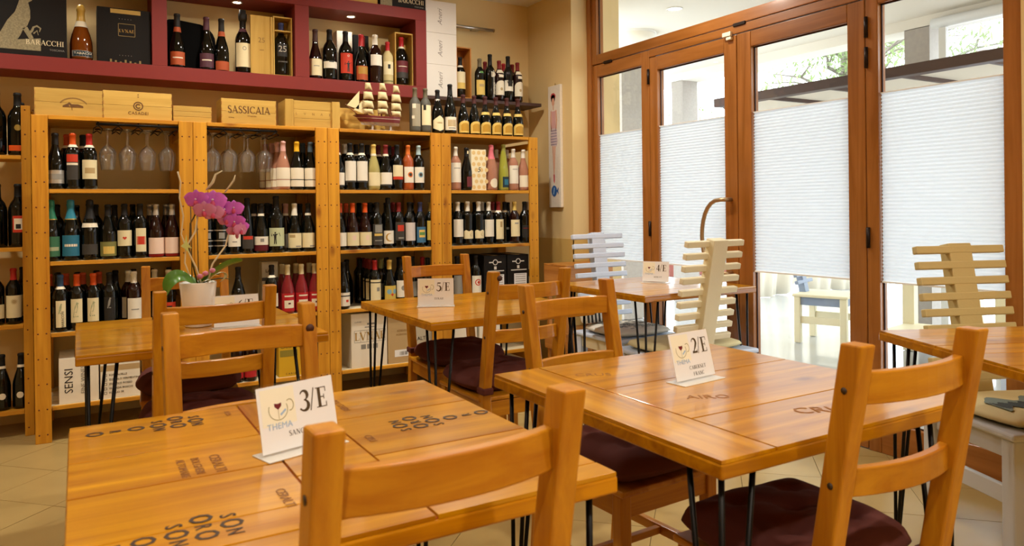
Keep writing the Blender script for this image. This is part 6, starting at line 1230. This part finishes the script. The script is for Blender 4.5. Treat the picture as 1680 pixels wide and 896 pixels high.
def blossom(x, y, z, s, rz, rx, m_=PETAL):
    mb = MB()
    for a in (90, 215, 325): petal(mb, math.radians(a), .034, .026, .006, 0)
    for a in (12, 168): petal(mb, math.radians(a), .040, .046, .010, 0)
    o = obj('blossom', mb.mesh('blossom', m_), t, (x, y, z), (rx, 0, rz)); o.scale = (s*1.2, s*1.2, s*1.2)
    l_ = MB().lathe([(.001, -.016), (.006, -.012), (.008, -.004), (.005, .004), (.001, .007)], 10); obj('lip', l_.mesh('lip', LIP), o, (0, -.013, -.006), (.4, 0, 0))
    obj('throat', MB().lathe([(.001, .003), (.004, 0), (.001, -.003)], 8).mesh('throat', mat('orchid_throat', 'E8D0D8', .5)), o, (0, -.013, .004))
for k, (x, z, s) in enumerate(((-.005, .492, 1.0), (.052, .484, 1.12), (.020, .450, .95), (.085, .452, 1.12), (.128, .455, .85), (.050, .440, .9), (.105, .415, .85), (.130, .405, .9), (.148, .372, .72), (.128, .368, .6), (.160, .385, .55))):
    blossom(x, -.035-.012*(k % 3), z, s, random.uniform(-.5, .5), random.uniform(-.2, .35), PETALP if k in (2, 5, 6, 8, 9) else PETAL)
obj('bud', MB().lathe([(.001, .012), (.007, .004), (.006, -.006), (.001, -.012)], 10).mesh('bud', PETALP), t, (.142, -.03, .348))

# ------------------------------------------------------------------ painted board of a bather on the pier
t = empty('painted_board', (3.1549, 4.686, 1.20)); tag(t, 'tall narrow white board painted with a bather and a blue fish', 'picture')
# local: x to the right along the wall as seen from the room
t.rotation_euler = (0, 0, -PI/2)
boxo('board', -.082, .082, -.024, -.001, 0, .925, mat('board_white', 'E6DCCC', .7, vary=.04), t, .003)
obj('hanger', MB().tube([(-.006, -.012, .925), (0, -.012, .945), (.006, -.012, .925)], .0015, 6).mesh('hanger', GOLD), t)
def fig(nm, P, m_): obj(nm, MB().prism(P, -.0256, -.0245, 'y').mesh(nm, m_), t)
def ell(cx, cz, rx, rz, n=18): return [(cx+rx*math.cos(2*PI*i/n), cz+rz*math.sin(2*PI*i/n)) for i in range(n)]
SKIN = mat('painted_skin', 'DDA78A', .7); RD = mat('painted_red', 'C24A4A', .7); PKD = mat('painted_pink', 'D8A8A4', .7); STW = mat('painted_stripe', 'D2BFC0', .7); FISHB = mat('painted_fish_blue', '2F5F9E', .6)
fig('hair', ell(-.012, .825, .028, .032), mat('painted_hair', '4A3A3A', .7)); fig('hat', [(-.042, .83), (.02, .83), (.022, .85), (.0, .868), (-.03, .866), (-.042, .85)], RD)
obj('face', MB().prism(ell(-.01, .80, .018, .03), -.0262, -.0252, 'y').mesh('face', SKIN), t); fig('neck', [(-.014, .74), (-.004, .74), (-.004, .78), (-.014, .78)], SKIN)
fig('torso', [(-.035, .73), (.022, .73), (.018, .66), (.024, .60), (-.04, .60), (-.032, .66)], PKD)
fig('arm', [(-.045, .735), (-.036, .74), (-.036, .65), (-.03, .57), (-.045, .60), (-.052, .66)], SKIN); fig('arm', [(.032, .735), (.023, .74), (.026, .65), (.016, .57), (.034, .60), (.04, .66)], SKIN)
fig('skirt', [(-.04, .60), (.028, .60), (.045, .50), (.03, .46), (-.045, .47), (-.052, .52)], STW)
for k in range(6): obj('skirt_stripe', MB().prism([(-.046, .585-.021*k), (.034, .585-.021*k), (.035, .580-.021*k), (-.047, .580-.021*k)], -.0262, -.0254, 'y').mesh('skirt_stripe', mat('painted_navy', '7A6E8A', .7)), t)
fig('leg', [(-.026, .465), (-.010, .465), (-.006, .25), (-.012, .25)], SKIN); fig('leg', [(.0, .465), (.016, .465), (-.002, .25), (-.0075, .25)], SKIN)
fig('shoe', [(-.015, .25), (.002, .25), (.0, .20), (-.006, .18), (-.014, .20)], RD)
fig('fish', ell(-.008, .125, .036, .042)+[], FISHB); fig('fish_tail', [(.024, .125), (.05, .15), (.045, .125), (.05, .10)], FISHB)
obj('fish_mark', MB().prism([(-.02, .10), (-.012, .10), (.0, .15), (-.008, .15)], -.0264, -.0254, 'y').mesh('fish_mark', mat('painted_light_blue', '9CC0DC', .6)), t)

for o in SC.objects:
    if o.name.split('.')[0] in ('finger_joint', 'script_print', 'emblem', 'rigging', 'print', 'barcode', 'tick_box', 'dot_print', 'sticker_print', 'crest_print', 'wave_print', 'crest', 'stamp'): o['kind'] = 'stuff'
# ------------------------------------------------------------------ lettering curves become plain meshes
bpy.context.view_layer.update(); dg = bpy.context.evaluated_depsgraph_get()
for o in [o for o in SC.objects if o.type == 'FONT']:
    me = bpy.data.meshes.new_from_object(o.evaluated_get(dg)); n_ = bpy.data.objects.new('lettering_mesh', me); C.objects.link(n_)
    n_.parent = o.parent; n_.location = o.location; n_.rotation_euler = o.rotation_euler; n_.scale = o.scale; nm = o.name.split('.')[0]
    cu = o.data; bpy.data.objects.remove(o); bpy.data.curves.remove(cu); n_.name = nm
